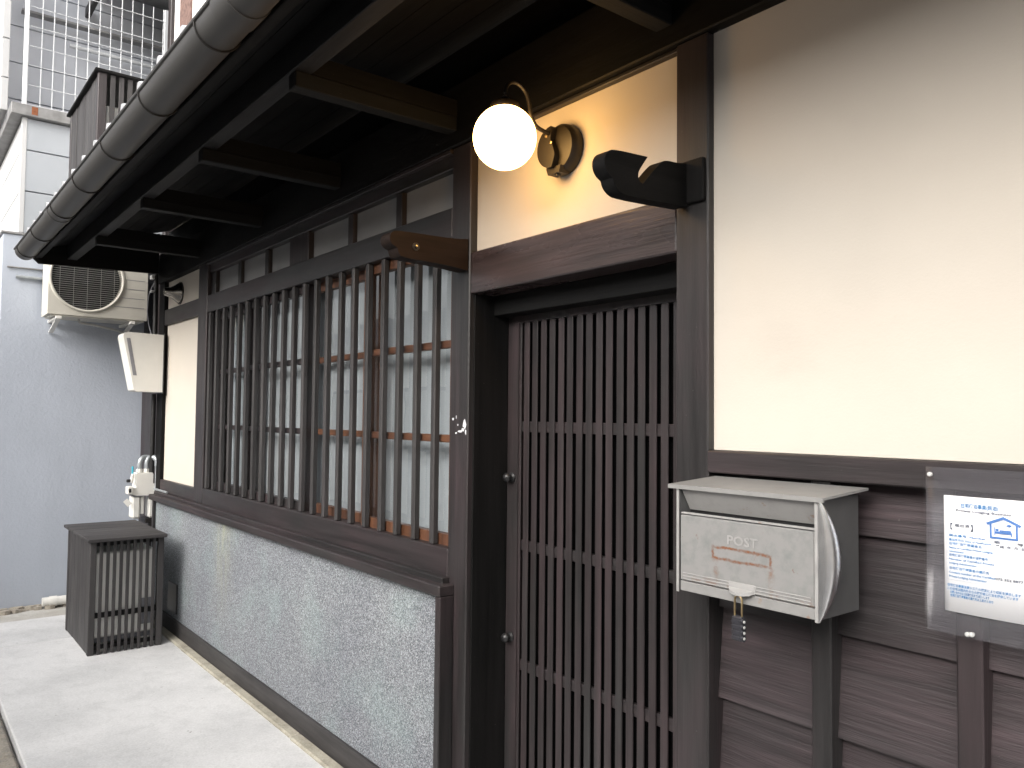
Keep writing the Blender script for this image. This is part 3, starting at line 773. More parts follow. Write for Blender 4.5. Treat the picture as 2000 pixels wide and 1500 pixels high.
# raised sensor cover on the plate: a half disc with an S-shaped edge
pts = [(0.062*math.cos(t), 0.062*math.sin(t)) for t in [PI/2 + i*PI/30 for i in range(31)]] + cr_early([(0.004, -0.060), (0.010, -0.045), (0.016, -0.025), (0.008, 0.0), (-0.002, 0.022), (0.002, 0.044), (0.003, 0.058)])
prism('sensor_cover', [(-1.737+a, 2.250+b) for a, b in pts], 'y', -0.034, -0.0131, 'bronze', lamp, True)
prism('sensor_housing', [(-1.737-0.034, 2.192), (-1.737+0.030, 2.192), (-1.737+0.024, 2.172), (-1.737-0.026, 2.172)], 'y', -0.022, 0.018, 'bronze', lamp)
lathe('sensor_lens', [(0, 0.010), (-0.006, 0.009), (-0.009, 0.004), (-0.010, 0.001)], 'z', (-1.738, -0.004, 2.173), 'black_plastic', lamp, 12)
for px, pz in ((-1.757, 2.286), (-1.735, 2.262)):
    lathe('plate_screw', [(0.0, 0.0055), (-0.003, 0.005), (-0.004, 0.001)], 'y', (px, -0.034, pz), 'brass', lamp, 10)
bez = []
ctl = [(-0.012, 2.292), (-0.045, 2.292), (-0.085, 2.302), (-0.105, 2.330), (-0.112, 2.365), (-0.128, 2.395), (-0.158, 2.410), (-0.186, 2.402), (-0.199, 2.380), (gy, 2.350), (gy, 2.325)]
def cr(p, n=5):
    out = []
    for i in range(len(p)-1):
        a, b, c, d = p[max(i-1, 0)], p[i], p[i+1], p[min(i+2, len(p)-1)]
        for k in range(n):
            t = k/n
            out.append(tuple(0.5*((2*b[j]) + (-a[j]+c[j])*t + (2*a[j]-5*b[j]+4*c[j]-d[j])*t*t + (-a[j]+3*b[j]-3*c[j]+d[j])*t**3) for j in range(len(b))))
    return out + [p[-1]]
tube('lamp_arm', [(-1.745, q[0], q[1]) for q in cr(ctl)], 0.0062, 'bronze', lamp, 10)
lathe('globe_cap', [(0.0, 0.042), (0.006, 0.044), (0.018, 0.040), (0.026, 0.020), (0.034, 0.012), (0.036, 0.001)], 'z', (-1.745, gy, gzz+0.080), 'bronze', lamp, 24)
bm = bmesh.new(); bmesh.ops.create_uvsphere(bm, u_segments=40, v_segments=24, radius=0.090)
bmo('lamp_globe', bm, 'globe', lamp, (-1.745, gy, gzz), True)

# ================================================================ MAILBOX + PADLOCK
mb = thing('mailbox', 'light grey metal mailbox with rust marks and POST lettering beside the door', 'mailbox', (-0.985, 0, 1.19))
x0, x1, yf, yb, zb, zt = -1.152, -0.822, -0.152, -0.004, 1.070, 1.300
bm = bmesh.new()
add_box(bm, (x0, x1), (yf+0.045, yb), (zb, zt)); add_box(bm, (x0, x1), (yf+0.006, yf+0.045), (zb, zb+0.02))
for v in bm.verts: v.co -= Vector((-0.985, 0, 1.19))
bmo('box_body', bm, 'box_side', mb, (-0.985, 0, 1.19))
for xs in (x0-0.004, x1):
    bx('side_plate', (xs, xs+0.004), (yf, yb), (zb, zt), 'box_side', mb, 0.001)
    sg = 1 if xs > -1 else -1; xo = xs+0.004 if sg > 0 else xs
    bm = bmesh.new(); cols = []
    for i in range(17):
        z = zt-0.003-(zt-zb+0.0)*i/16; wd = 0.004+0.037*math.sin(PI*i/16)**0.8
        cols.append([bm.verts.new((xo+sg*h*(wd/0.041), yf-0.004+wd*f, z)) for f, h in ((0, 0.0005), (0.14, 0.009), (0.36, 0.019), (0.66, 0.026), (0.92, 0.0265), (1.0, 0.0005))])
    for ca, cb in zip(cols, cols[1:]):
        for q in range(5): bm.faces.new((ca[q], ca[q+1], cb[q+1], cb[q]))
    for v in bm.verts: v.co -= Vector((xo, -0.13, 1.19))
    bmo('polished_edge', bm, 'steel', mb, (xo, -0.13, 1.19), True)
    bx('front_edge', (xs-0.0012, xs+0.0052), (yf-0.006, yf-0.004), (zb-0.003, zt-0.002), 'box_edge', mb, 0.0)
# lid tilted slightly towards the street
bm = bmesh.new(); add_prism(bm, [(-0.158, 1.298), (0.008, 1.309), (0.008, 1.314), (-0.158, 1.303), (-0.163, 1.303), (-0.163, 1.294), (-0.158, 1.294)], 'x', -1.178, -0.803)
for v in bm.verts: v.co -= Vector((-0.985, -0.075, 1.303))
bmo('lid', bm, 'box_lid', mb, (-0.985, -0.075, 1.303))
prism('slot_flap', [(yf+0.002, 1.294), (yf+0.032, 1.246), (yf+0.034, 1.248), (yf+0.005, 1.295)], 'x', x0+0.002, x1-0.004, 'box_slot', mb)
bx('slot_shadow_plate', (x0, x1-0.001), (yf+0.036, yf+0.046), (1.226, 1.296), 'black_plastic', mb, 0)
bx('slot_lip', (x0+0.002, x1-0.004), (yf+0.0005, yf+0.010), (1.2385, 1.2425), 'box_slot', mb, 0.001)
dr = bx('front_door', (x0+0.002, x1-0.004), (yf-0.002, yf+0.008), (1.093, 1.2365), 'box_front', mb, 0.0025)
for zz in (1.110, 1.1035, 1.097):
    bx('pressed_rib', (x0+0.010, x1-0.012), (yf-0.0034, yf-0.001), (zz-0.001, zz+0.001), 'box_slot', dr, 0.0005)
bx('bottom_strip', (x0+0.002, x1-0.004), (yf-0.001, yf+0.007), (zb, 1.0915), 'box_lid', mb, 0.001)
bm = bmesh.new(); add_text(bm, 'POST', 0.026, 0, 0, 0.074, 0.0006)
bmo('post_lettering', bm, 'post_paint', dr, (-1.024, yf-0.0026, 1.188))
hp = [(0.030*math.cos(t), -0.020*math.sin(t)) for t in [i*PI/12 for i in range(13)]]
bm = bmesh.new(); add_prism(bm, [(a, b) for a, b in hp], 'z', -0.003, 0.003)
for v in bm.verts: v.co.z += v.co.y*0.35
hasp = bmo('hasp', bm, 'box_slot', mb, (-0.988, yf-0.001, 1.099))
bx('hasp_plate', (-1.020, -0.956), (yf-0.0042, yf-0.001), (1.094, 1.112), 'box_slot', mb, 0.001)
lock = thing('padlock', 'small dark combination padlock with brass shackle hanging from the mailbox hasp', 'padlock', (-0.988, -0.167, 1.03))
ly, lz = -0.167, 1.018
tube('shackle', [(-0.988+0.0085*s, ly, z) for s, z in ((-1, lz+0.028), (-1, lz+0.062))] + [(-0.988-0.0085*math.cos(t), ly, lz+0.062+0.0085*math.sin(t)) for t in [i*PI/8 for i in range(1, 8)]] + [(-0.988+0.0085, ly, lz+0.062), (-0.988+0.0085, ly, lz+0.028)], 0.0021, 'brass', lock, 8)
bx('lock_body', (-1.000, -0.976), (ly-0.008, ly+0.008), (lz-0.020, lz+0.030), 'lock_body', lock, 0.003)
for k in range(4):
    lathe('number_dial', [(-0.002, 0.0068), (0.002, 0.0068)], 'x', (-0.9755, ly-0.001, lz+0.020-k*0.0112), 'lock_body', lock, 14)
    lathe('dial_mark', [(0, 0.0032), (0.0012, 0.0028), (0.0014, 0.0003)], 'x', (-0.9735, ly-0.001, lz+0.020-k*0.0112), 'screw', lock, 10)
    bx('dial_rib', (-0.9985, -0.9785), (ly-0.0092, ly-0.0075), (lz+0.0165-k*0.0112, lz+0.0235-k*0.0112), 'lock_body', lock, 0.001)

# ================================================================ NOTICE
nt = thing('notice', 'white lodging notice with blue house symbol in a clear plastic sleeve on the boards', 'notice', (-0.58, -0.01, 1.21))
def curved(name, xa, xb, za, zb, y0, bul, mat, thick, par):
    bm = bmesh.new(); n = 14; fr = []; bk = []
    for j in range(2):
        z = (za, zb)[j]
        fr.append([bm.verts.new((xa+(xb-xa)*i/n + 0.58, y0 - bul*math.sin(PI*i/n)*(0.6 if j else 1), z-1.21)) for i in range(n+1)])
    for i in range(n): bm.faces.new((fr[0][i], fr[0][i+1], fr[1][i+1], fr[1][i]))
    o = bmo(name, bm, mat, par, (-0.58, 0, 1.21), True)
    sm = o.modifiers.new('thickness', 'SOLIDIFY'); sm.thickness = thick; sm.offset = 0
    return o
curved('backing_sheet', -0.684, -0.474, 1.062, 1.364, -0.0075, 0.004, 'sleeve', 0.0006, nt)
pap = curved('paper', -0.650, -0.502, 1.104, 1.314, -0.0125, 0.003, 'paper', 0.0004, nt)
curved('front_sheet', -0.685, -0.475, 1.061, 1.365, -0.0155, 0.006, 'clear_sleeve', 0.0006, nt)
# printing: positions on the sheet, u across (m), v down from the top edge (m)
PX, PZ, PY = -0.650, 1.314, -0.0138
def yoff(u): return -0.003*math.sin(PI*min(max((u-PX)/0.148, 0), 1))
def bend(bm):
    for v in bm.verts: v.co.y += yoff(v.co.x)
def printing(name, mat, items):
    bm = bmesh.new()
    for it in items:
        if it[0] == 't': add_text(bm, it[1], it[2], PX+it[3], PZ-it[4], it[5] if len(it) > 5 else None)
        else:
            _, u0, v0, u1, v1 = it; nseg = max(1, int(abs(u1-u0)/0.008))
            for k in range(nseg):
                a = u0+(u1-u0)*k/nseg; b = u0+(u1-u0)*(k+1)/nseg
                bm.faces.new([bm.verts.new((PX+p, 0, PZ-q)) for p, q in ((a, v1), (b, v1), (b, v0), (a, v0))])
    bend(bm)
    for v in bm.verts: v.co -= Vector((-0.58, 0, 1.21))
    me = bpy.data.meshes.new(name); bm.to_mesh(me); bm.free()
    return link(name, me, MAT[mat], pap, (-0.58, PY, 1.21))
printing('title_print', 'cyan_ink', [('t', '住宅宿泊事業(民泊)', 0.0086, 0.030, 0.0195, 0.062)])
printing('subtitle_print', 'ink', [('t', 'Private Lodging Business', 0.0060, 0.022, 0.0275, 0.090)])
printing('bracket_print', 'ink', [('t', '【', 0.013, 0.003, 0.0605), ('t', '】', 0.013, 0.046, 0.0605), ('t', '届出済', 0.0062, 0.019, 0.055, 0.026)])
rows = []
tx = [('届出番号  Number', 0.0738, 0.063), ('届出年月日 Date of Notification', 0.0815, 0.072), ('住宅宿泊管理業者名', 0.0888, 0.056), ('Name of Certified Private Lodging', 0.0958, 0.074), ('Administrator', 0.1025, 0.027),
      ('住宅宿泊管理業者の登録番号', 0.1095, 0.066), ('Number of Certified Private', 0.1165, 0.076), ('Lodging Administrator', 0.1235, 0.048), ('住宅宿泊管理業者の連絡先', 0.1330, 0.068), ('Contact number of the Certified', 0.1405, 0.077), ('Private Lodging Administrator', 0.1478, 0.064)]
printing('row_print', 'cyan_ink', [('t', s, 0.0054, 0.0085, v, wd) for s, v, wd in tx])
printing('entry_print', 'ink', [('t', '第        号', 0.0054, 0.084, 0.0770, 0.046), ('t', '平成  年  月  日', 0.0054, 0.087, 0.0840, 0.045), ('t', '075 352 8877', 0.0056, 0.086, 0.1405, 0.043)])
printing('rule_print', 'line_ink', [('r', 0.004, 0.0085, 0.134, 0.0090), ('r', 0.004, 0.0085, 0.0044, 0.175), ('r', 0.0055, 0.0672, 0.134, 0.0676), ('r', 0.0055, 0.0832, 0.134, 0.0836), ('r', 0.0055, 0.1045, 0.134, 0.1049), ('r', 0.0055, 0.1255, 0.134, 0.1259),
         ('r', 0.0055, 0.152, 0.134, 0.1524), ('r', 0.0055, 0.0672, 0.0059, 0.152), ('r', 0.082, 0.0672, 0.0824, 0.152), ('r', 0.1336, 0.0085, 0.134, 0.175)])
printing('footer_print', 'cyan_ink', [('t', '住宅宿泊事業法第十三条の規定により標識を掲示します', 0.0052, 0.005, 0.1640, 0.120), ('t', 'この住宅は国内外からの旅行者に宿泊を提供しています', 0.0052, 0.005, 0.1705, 0.116), ('t', 'お問い合わせは上記連絡先までお願いします', 0.0052, 0.010, 0.1765, 0.066), ('t', '住宅宿泊管理業者の連絡先は上記のとおり', 0.0052, 0.010, 0.1825, 0.072)])
# the house-and-bed pictogram
bm = bmesh.new()
def quad(*p): bm.faces.new([bm.verts.new((PX+a, 0, PZ-b)) for a, b in p])
hx0, hx1, apx, apz = 0.083, 0.127, 0.105, 0.030
_PX = PX; PX = PX-0.005
quad((hx0-.006, .0425), (hx0-.003, .0462), (apx, .0345), (apx, .0295)); quad((apx, .0295), (apx, .0345), (hx1+.003, .0462), (hx1+.006, .0425))
quad((hx0, .0440), (hx0, .0690), (hx0+.0035, .0690), (hx0+.0035, .0415)); quad((hx1-.0035, .0415), (hx1-.0035, .0690), (hx1, .0690), (hx1, .0440))
quad((hx0+.0035, .0655), (hx0+.0035, .0690), (hx1-.0035, .0690), (hx1-.0035, .0655))
quad((.0905, .0485), (.0905, .0625), (.0922, .0625), (.0922, .0485)); quad((.1165, .0565), (.1165, .0635), (.1182, .0635), (.1182, .0565)); quad((.0922, .0560), (.0922, .0598), (.1165, .0598), (.1165, .0560))
quad((.0995, .0530), (.0985, .0560), (.1175, .0560), (.1168, .0530)); quad((.0928, .0510), (.0928, .0555), (.0972, .0555), (.0978, .0515))
quad((.1132, .0462), (.1132, .0530), (.1140, .0530), (.1140, .0462))
cc = [(0.1136+0.0042*math.cos(t), .0464-0.0042*math.sin(t)) for t in [PI*i/8 for i in range(9)]]; quad(*cc)
PX = _PX
bend(bm)
for v in bm.verts: v.co -= Vector((-0.58, 0, 1.21))
me = bpy.data.meshes.new('house_symbol'); bm.to_mesh(me); bm.free(); link('house_symbol', me, MAT['blue_ink'], pap, (-0.58, PY-0.0002, 1.21))
for px, pz in ((-0.671, 1.351), (-0.609, 1.070), (-0.602, 1.071), (-0.489, 1.351)):
    lathe('drawing_pin', [(0.006, 0.0035), (-0.001, 0.0045), (-0.003, 0.003), (-0.0035, 0.0005)], 'y', (px, -0.021, pz), 'screw', nt, 10)

# ================================================================ METER BOX, BELL FITTING, CONDUIT
mt = thing('meter_box', 'white tapered meter cover with a narrow dark window on the corner wall', 'meter box', (-6.0, 0, 1.8))
mx0, mx1 = -6.16, -5.985
prism('meter_cover', [(-0.006, 2.012), (-0.245, 2.018), (-0.268, 2.005), (-0.272, 1.985), (-0.195, 1.612), (-0.180, 1.602), (-0.006, 1.600)], 'x', mx0, mx1, 'meter_white', mt)
bx('back_plate', (mx0-0.008, mx1+0.008), (-0.006, 0.0-0.0005), (1.592, 2.020), 'black_plastic', mt, 0.002)
prism('meter_window', [(-0.262, 1.960), (-0.2655, 1.959), (-0.2155, 1.712), (-0.212, 1.713)], 'x', mx0+0.055, mx1-0.05, 'grey_plastic', mt)
prism('side_window', [(-0.252, 1.975), (-0.228, 1.975), (-0.180, 1.715), (-0.203, 1.715)], 'x', mx1-0.001, mx1+0.0015, 'grey_plastic', mt)
horn = thing('bell_fitting', 'small dark bell-shaped metal fitting on the upper cream panel by the corner', 'wall fitting', (-5.745, 0.0, 2.287))
lathe('bell', [(0.027, 0.074), (0.018, 0.075), (0.010, 0.070), (-0.012, 0.052), (-0.040, 0.036), (-0.068, 0.029), (-0.078, 0.026), (-0.082, 0.022), (-0.083, 0.001)], 'y', (-5.72, 0.0, 2.287), 'chrome', horn, 32)
lathe('bell_rim', [(0.0275, 0.078), (0.020, 0.079), (0.018, 0.076)], 'y', (-5.72, 0.0, 2.287), 'iron', horn, 32)
cd = thing('service_conduit', 'black service conduit running down the corner post to the meter cover', 'conduit', (-6.19, -0.02, 1.5))
tube('conduit_pipe', [(-6.185, -0.018, 2.60), (-6.185, -0.018, 2.02)], 0.017, 'cable', cd, 12)
tube('conduit_pipe', [(-6.165, -0.018, 1.59), (-6.165, -0.018, 0.0)], 0.017, 'cable', cd, 12)
for z in (2.56, 2.455, 2.36):
    bx('insulator', (-6.225, -6.165), (-0.055, -0.034), (z-0.018, z+0.014 if z != 2.36 else z-0.006), 'screw', cd, 0.003)
tube('cable', [(-6.24, -0.02, 2.42), (-6.26, -0.05, 2.33), (-6.25, -0.06, 2.2), (-6.27, -0.04, 2.1), (-6.22, -0.03, 2.02)], 0.003, 'grey_plastic', cd, 6)

# ================================================================ GAS METER
gm = thing('gas_meter', 'white gas meter with zinc pipe bends beside the slatted cover at the wall corner', 'gas meter', (-6.16, -0.07, 0.85))
gx = -6.16
prism('meter_body', [(-0.150, 0.905), (-0.128, 0.915), (-0.128, 1.010), (-0.120, 1.018), (-0.020, 1.018), (-0.014, 1.010), (-0.014, 0.940), (0.012, 0.935), (0.012, 0.868), (-0.002, 0.855), (-0.10, 0.852), (-0.150, 0.862)], 'x', gx-0.09, gx+0.03, 'meter_white', gm)
bx('index_box', (gx-0.02, gx+0.05), (-0.188, -0.150), (0.868, 0.925), 'meter_white', gm, 0.006)
bx('index_window', (gx+0.0495, gx+0.0515), (-0.180, -0.164), (0.882, 0.910), 'black_plastic', gm, 0.0005)
for ya, yb_ in ((-0.150, -0.092), (-0.040, 0.014)):
    o = bx('bellows_case', (gx-0.075, gx+0.022), (ya, yb_), (0.690, 0.854), 'meter_white', gm, 0.012)
bx('body_seam', (gx-0.092, gx+0.032), (-0.152, 0.014), (0.850, 0.856), 'grey_plastic', gm, 0.002)
bx('centre_pipe_cover', (gx-0.04, gx+0.012), (-0.088, -0.066), (0.72, 0.853), 'meter_white', gm, 0.005)
for yy in (-0.098, -0.052):
    c = [(gx-0.02, yy, 1.015), (gx-0.02, yy, 1.07), (gx-0.022, yy+0.004, 1.10), (gx-0.028, yy+0.018, 1.122), (gx-0.04, yy+0.04, 1.128), (gx-0.05, yy+0.07, 1.126)]
    tube('pipe_bend', cr(c, 3), 0.0165, 'zinc', gm, 12)
    lathe('union_nut', [(0.0, 0.021), (0.006, 0.022), (0.022, 0.022), (0.028, 0.019)], 'z', (gx-0.02, yy, 1.017), 'meter_white', gm, 8)
tube('riser_pipe', cr([(gx+0.03, 0.0-0.045+0.06, 0.55), (gx+0.03, 0.015, 0.9), (gx+0.03, 0.015, 1.075), (gx+0.026, 0.010, 1.105), (gx+0.01, -0.004, 1.125), (gx-0.01, -0.015, 1.127)], 4), 0.019, 'zinc', gm, 12)
lathe('pipe_collar', [(0, 0.0235), (0.035, 0.0235)], 'z', (gx+0.03, 0.015, 1.065), 'zinc', gm, 12)
tube('pipe_tape', [(gx+0.03, 0.015, 0.555), (gx+0.03, 0.015, 0.665)], 0.021, 'terracotta', gm, 12)
for z, l in ((0.900, 0.33), (0.825, 0.16)):
    tube('pipe_clamp', [(gx+0.03, -0.006, z), (gx+0.03+l, -0.004, z)], 0.008, 'zinc', gm, 8)
tube('test_cock', [(gx+0.01, -0.158, 0.95), (gx+0.01, -0.146, 1.012)], 0.012, 'meter_white', gm, 10)
tube('cyan_plug', [(gx+0.01, -0.150, 1.012), (gx+0.01, -0.150, 1.066)], 0.007, 'cyan_plastic', gm, 8)
bx('valve_handle', (gx-0.005, gx+0.02), (-0.188, -0.160), (0.952, 0.974), 'black_plastic', gm, 0.004)
o = bx('paper_tag', (gx+0.03, gx+0.031), (-0.20, -0.165), (0.785, 0.835), 'appliance', gm, 0.0); o.rotation_euler.x = 0.7
bx('meter_shelf', (gx-0.10, gx+0.02), (-0.06, 0.055), (0.655, 0.690), 'iron', gm, 0.004)

# ================================================================ SLATTED COVER + APPLIANCE INSIDE
sc_ = thing('slatted_cover', 'dark brown slatted wooden cover box standing on the pavement in the corner', 'cover box', (-5.65, -0.36, 0))
cx0, cx1, cy0, cy1 = -6.02, -5.278, -0.568, -0.150
ztop = 0.675
for xc, yc in ((cx1-0.04, cy0), (cx1-0.04, cy1-0.035), (cx0, cy0), (cx0, cy1-0.035)):
    bx('corner_post', (xc, xc+0.04), (yc, yc+0.035), (0, ztop), 'grey_wood_z', sc_, 0.003)
nbd = 7; wv = (cx1-0.04-(cx0+0.04))/nbd
for i in range(nbd):
    xa = cx0+0.04+i*wv
    bx('side_board', (xa+0.0008, xa+wv-0.0008), (cy0+0.004+random.uniform(0, .002), cy0+0.018), (0.0, ztop), 'grey_wood_z', sc_, 0.0015)
yy = cy0+0.052
while yy < cy1-0.05:
    bx('slat', (cx1-0.012, cx1), (yy, yy+0.0185), (0.0, ztop-0.004), 'grey_wood_z', sc_, 0.002); yy += 0.0372
for za, zb_ in ((0.645, 0.675), (0.215, 0.245), (0.03, 0.055)):
    bx('slat_rail', (cx1-0.034, cx1-0.0125), (cy0+0.035, cy1-0.035), (za, zb_), 'black_y', sc_, 0.002)
nt_ = 5; wt = 0.82/nt_
for i in range(nt_):
    xa = cx0-0.03+i*wt
    bx('top_plank', (xa+0.001, xa+wt-0.001), (cy0-0.022, cy1+0.006), (ztop+0.001, ztop+0.021), 'grey_wood_y', sc_, 0.003)
ap = thing('outdoor_unit', 'pale grey appliance half hidden inside the slatted wooden cover box', 'appliance', (-5.65, -0.36, 0))
bx('unit_casing', (-5.95, -5.315), (-0.535, -0.19), (0.09, 0.60), 'appliance', ap, 0.01)
bx('unit_base', (-5.93, -5.36), (-0.53, -0.2), (0.05, 0.09), 'grey_plastic', ap, 0.004)
for yy in (-0.5, -0.26):
    bx('unit_foot', (-5.9, -5.335), (yy, yy+0.05), (0.0, 0.05), 'appliance', ap, 0.004)
bx('louvre_panel', (-5.3125, -5.309), (-0.28, -0.20), (0.14, 0.30), 'grey_plastic', ap, 0.001)

# ================================================================ NEIGHBOUR'S BUILDING
nb_ = thing('neighbour_building', 'blue grey rendered neighbour building with pale siding above a metal ledge', 'building', (-9.0, 2.0, 0))
NX = -6.85
prism('stucco_wall', [(NX, -0.92), (NX, 6.0), (-14, 6.0), (-14, -0.92)], 'z', -0.15, 2.765, 'stucco', nb_)
bx('coping', (-14, NX+0.012), (-0.935, 6.0), (2.767, 2.785), 'ledge', nb_, 0.004)
bx('siding_core', (-14, NX-0.03), (-0.80, 6.0), (2.787, 3.66), 'joint', nb_, 0)
for za, zb_ in ((2.787, 3.100), (3.108, 3.412), (3.420, 3.655)):
    for ya, yb_ in ((-0.800, 1.0), (1.01, 2.9), (2.91, 5.9)):
        bx('siding_panel', (NX-0.03, NX), (ya, yb_), (za, zb_), 'siding', nb_, 0.003)
    for xa in (-8.6, -10.5, -12.4):
        bx('siding_panel', (xa, xa+1.71), (-0.824, -0.8), (za, zb_), 'siding_white', nb_, 0.003)
bx('corner_trim', (NX-0.035, NX+0.004), (-0.830, -0.795), (2.787, 3.658), 'siding_white', nb_, 0.003)
bx('ledge_beam', (-14, NX+0.05), (-0.905, 6.0), (3.66, 3.745), 'ledge', nb_, 0.004)
bx('rust_mark', (NX+0.0505, NX+0.052), (-0.775, -0.735), (3.675, 3.735), 'rust', nb_, 0.0)
# balcony back wall with siding, and the street-side return
bx('balcony_wall_core', (-14, -7.55), (-0.90, 6.0), (3.746, 7.5), 'joint', nb_, 0)
for i, (za, zb_) in enumerate(((3.75, 3.998), (4.006, 4.302), (4.310, 4.606), (4.614, 4.93), (4.938, 5.25), (5.258, 5.6))):
    for ya, yb_ in ((-0.90, 1.2), (1.21, 3.4), (3.41, 5.9)):
        bx('siding_panel', (-7.55, -7.50), (ya, yb_), (za, zb_), 'siding_grey', nb_, 0.003)
    bx('siding_panel', (-7.50, -7.05), (-0.955, -0.905), (za, zb_), 'siding_white', nb_, 0.003)
    bx('siding_panel', (-9.3, -7.51), (-0.955, -0.905), (za, zb_), 'siding_white', nb_, 0.003)
prism('balcony_roof', [(-7.50, 5.12), (-6.9, 4.93), (-6.9, 4.97), (-7.50, 5.18)], 'y', -0.35, 5.5, 'ledge', nb_)
for yy in (-0.33, 0.3):
    bx('roof_bracket', (-7.50, -7.0), (yy, yy+0.04), (4.84, 4.92), 'iron', nb_, 0.003)
tube('balcony_rail', [(-7.42, -0.45, 4.53), (-7.42, 2.5, 4.53)], 0.018, 'white_metal', nb_, 10)
bx('awning_edge', (-7.46, -7.38), (-0.80, 0.4), (4.70, 4.72), 'ledge', nb_, 0.003)
tube('wall_conduit', [(NX+0.02, -0.835, 2.452), (NX+0.02, -0.55, 2.452)], 0.014, 'zinc', nb_, 10)
tube('wall_conduit', [(NX+0.012, -0.89, 2.520), (NX+0.012, 0.0, 2.520)], 0.007, 'ledge', nb_, 8)
dp = thing('drain_pipe', 'short white drain pipe lying at the foot of the grey wall', 'pipe', (-6.78, -0.5, 0.04))
tube('pipe_run', [(-6.785, -0.60, 0.040), (-6.785, -0.25, 0.040)], 0.033, 'meter_white', dp, 14)
lathe('pipe_socket', [(0, 0.038), (0.05, 0.038)], 'y', (-6.785, -0.555, 0.040), 'meter_white', dp, 14)

fe = thing('mesh_fence', 'white welded wire mesh fence on the ledge of the neighbour building', 'fence', (NX, -0.3, 3.75))
FX = NX+0.0
bx('fence_post', (FX-0.015, FX+0.015), (-0.835, -0.805), (3.746, 4.56), 'white_metal', fe, 0.003)
bx('fence_post', (FX-0.015, FX+0.015), (0.150, 0.180), (3.746, 4.80), 'white_metal', fe, 0.003)
yv = [-0.7185+0.0783*i for i in range(12)]
for i, y in enumerate(yv):
    tube('fence_wire', [(FX, y, 3.746), (FX, y, 4.80)], 0.0034, 'white_metal', fe, 6)
for z in (3.76, 3.911, 4.062, 4.211, 4.362, 4.514, 4.70):
    tube('fence_wire', [(FX+0.006, -0.80, z), (FX+0.006, 0.15, z)], 0.0028, 'white_metal', fe, 6)

# ================================================================ AIR CONDITIONER ON THE NEIGHBOUR'S WALL
ac = thing('air_conditioner', 'cream air conditioner unit with a round fan grille mounted high on the grey wall', 'air conditioner', (-6.65, -0.33, 2.16))
ax0, ax1, ay0, ay1, az0, az1 = -6.79, -6.50, -0.668, -0.002, 2.160, 2.70
cy, cz, cr_ = -0.418, 2.440, 0.235
# casing with a round opening in the front
bm = bmesh.new(); n = 48
ring = [bm.verts.new((ax1, cy+cr_*math.cos(2*PI*k/n), cz+cr_*math.sin(2*PI*k/n))) for k in range(n)]
deep = [bm.verts.new((ax1-0.06, cy+cr_*math.cos(2*PI*k/n), cz+cr_*math.sin(2*PI*k/n))) for k in range(n)]
def edge(t):
    c, s = math.cos(t), math.sin(t)
    k = min(((ay1-cy)/c if c > 1e-9 else (ay0-cy)/c if c < -1e-9 else 1e9), ((az1-cz)/s if s > 1e-9 else (az0-cz)/s if s < -1e-9 else 1e9))
    return (ax1, cy+c*k, cz+s*k)
outer = [bm.verts.new(edge(2*PI*k/n)) for k in range(n)]
for k in range(n):
    j = (k+1) % n
    bm.faces.new((ring[k], ring[j], outer[j], outer[k])); bm.faces.new((deep[k], deep[j], ring[j], ring[k]))
bm.faces.new(deep)
add_box(bm, (ax0, ax1-0.0005), (ay0, ay0+0.02), (az0, az1)); add_box(bm, (ax0, ax1-0.0005), (ay1-0.02, ay1), (az0, az1))
add_box(bm, (ax0, ax1-0.0005), (ay0+0.02, ay1-0.02), (az0, az0+0.02)); add_box(bm, (ax0, ax1-0.0005), (ay0+0.02, ay1-0.02), (az1-0.02, az1)); add_box(bm, (ax0, ax0+0.02), (ay0+0.02, ay1-0.02), (az0+0.02, az1-0.02))
for v in bm.verts: v.co -= Vector((-6.65, -0.33, 2.43))
bmo('casing', bm, 'ac_white', ac, (-6.65, -0.33, 2.43))
lathe('fan_shroud', [(-0.002, cr_-0.004), (0.0, 0.001)], 'x', (ax1-0.056, cy, cz), 'ac_dark', ac, 40)
bm = bmesh.new()
for k in range(4):
    t0 = k*PI/2
    pts = [(0.05*math.cos(t0), 0.05*math.sin(t0)), (0.20*math.cos(t0-0.35), 0.20*math.sin(t0-0.35)), (0.21*math.cos(t0+0.1), 0.21*math.sin(t0+0.1)), (0.19*math.cos(t0+0.5), 0.19*math.sin(t0+0.5)), (0.05*math.cos(t0+0.8), 0.05*math.sin(t0+0.8))]
    add_prism(bm, pts, 'x', -0.002, 0.002)
add_lathe(bm, [(-0.01, 0.05), (0.01, 0.045), (0.012, 0.001)], 'x', (0, 0, 0), 20)
bmo('fan', bm, 'ac_dark', ac, (ax1-0.035, cy, cz))
bm = bmesh.new()
ang_ = [2*PI*k/48 for k in range(49)]
add_tube(bm, [(0.004, (cr_+.008)*math.cos(t), (cr_+.008)*math.sin(t)) for t in ang_], 0.010, 8, False)
bmo('grille_ring', bm, 'ac_white', ac, (ax1, cy, cz), True)
z = -cr_+0.012
while z < cr_:
    hw = math.sqrt(max(0, cr_**2-z*z))
    if hw > 0.02: tube('grille_wire', [(ax1+0.002, cy-hw, cz+z), (ax1+0.002, cy+hw, cz+z)], 0.0017, 'ac_wire', ac, 5)
    z += 0.0155
for y in [(-0.18+0.09*k) for k in range(5)]:
    hw = math.sqrt(cr_**2-y*y)
    tube('grille_wire', [(ax1+0.006, cy+y, cz-hw), (ax1+0.006, cy+y, cz+hw)], 0.0013, 'ac_wire', ac, 5)
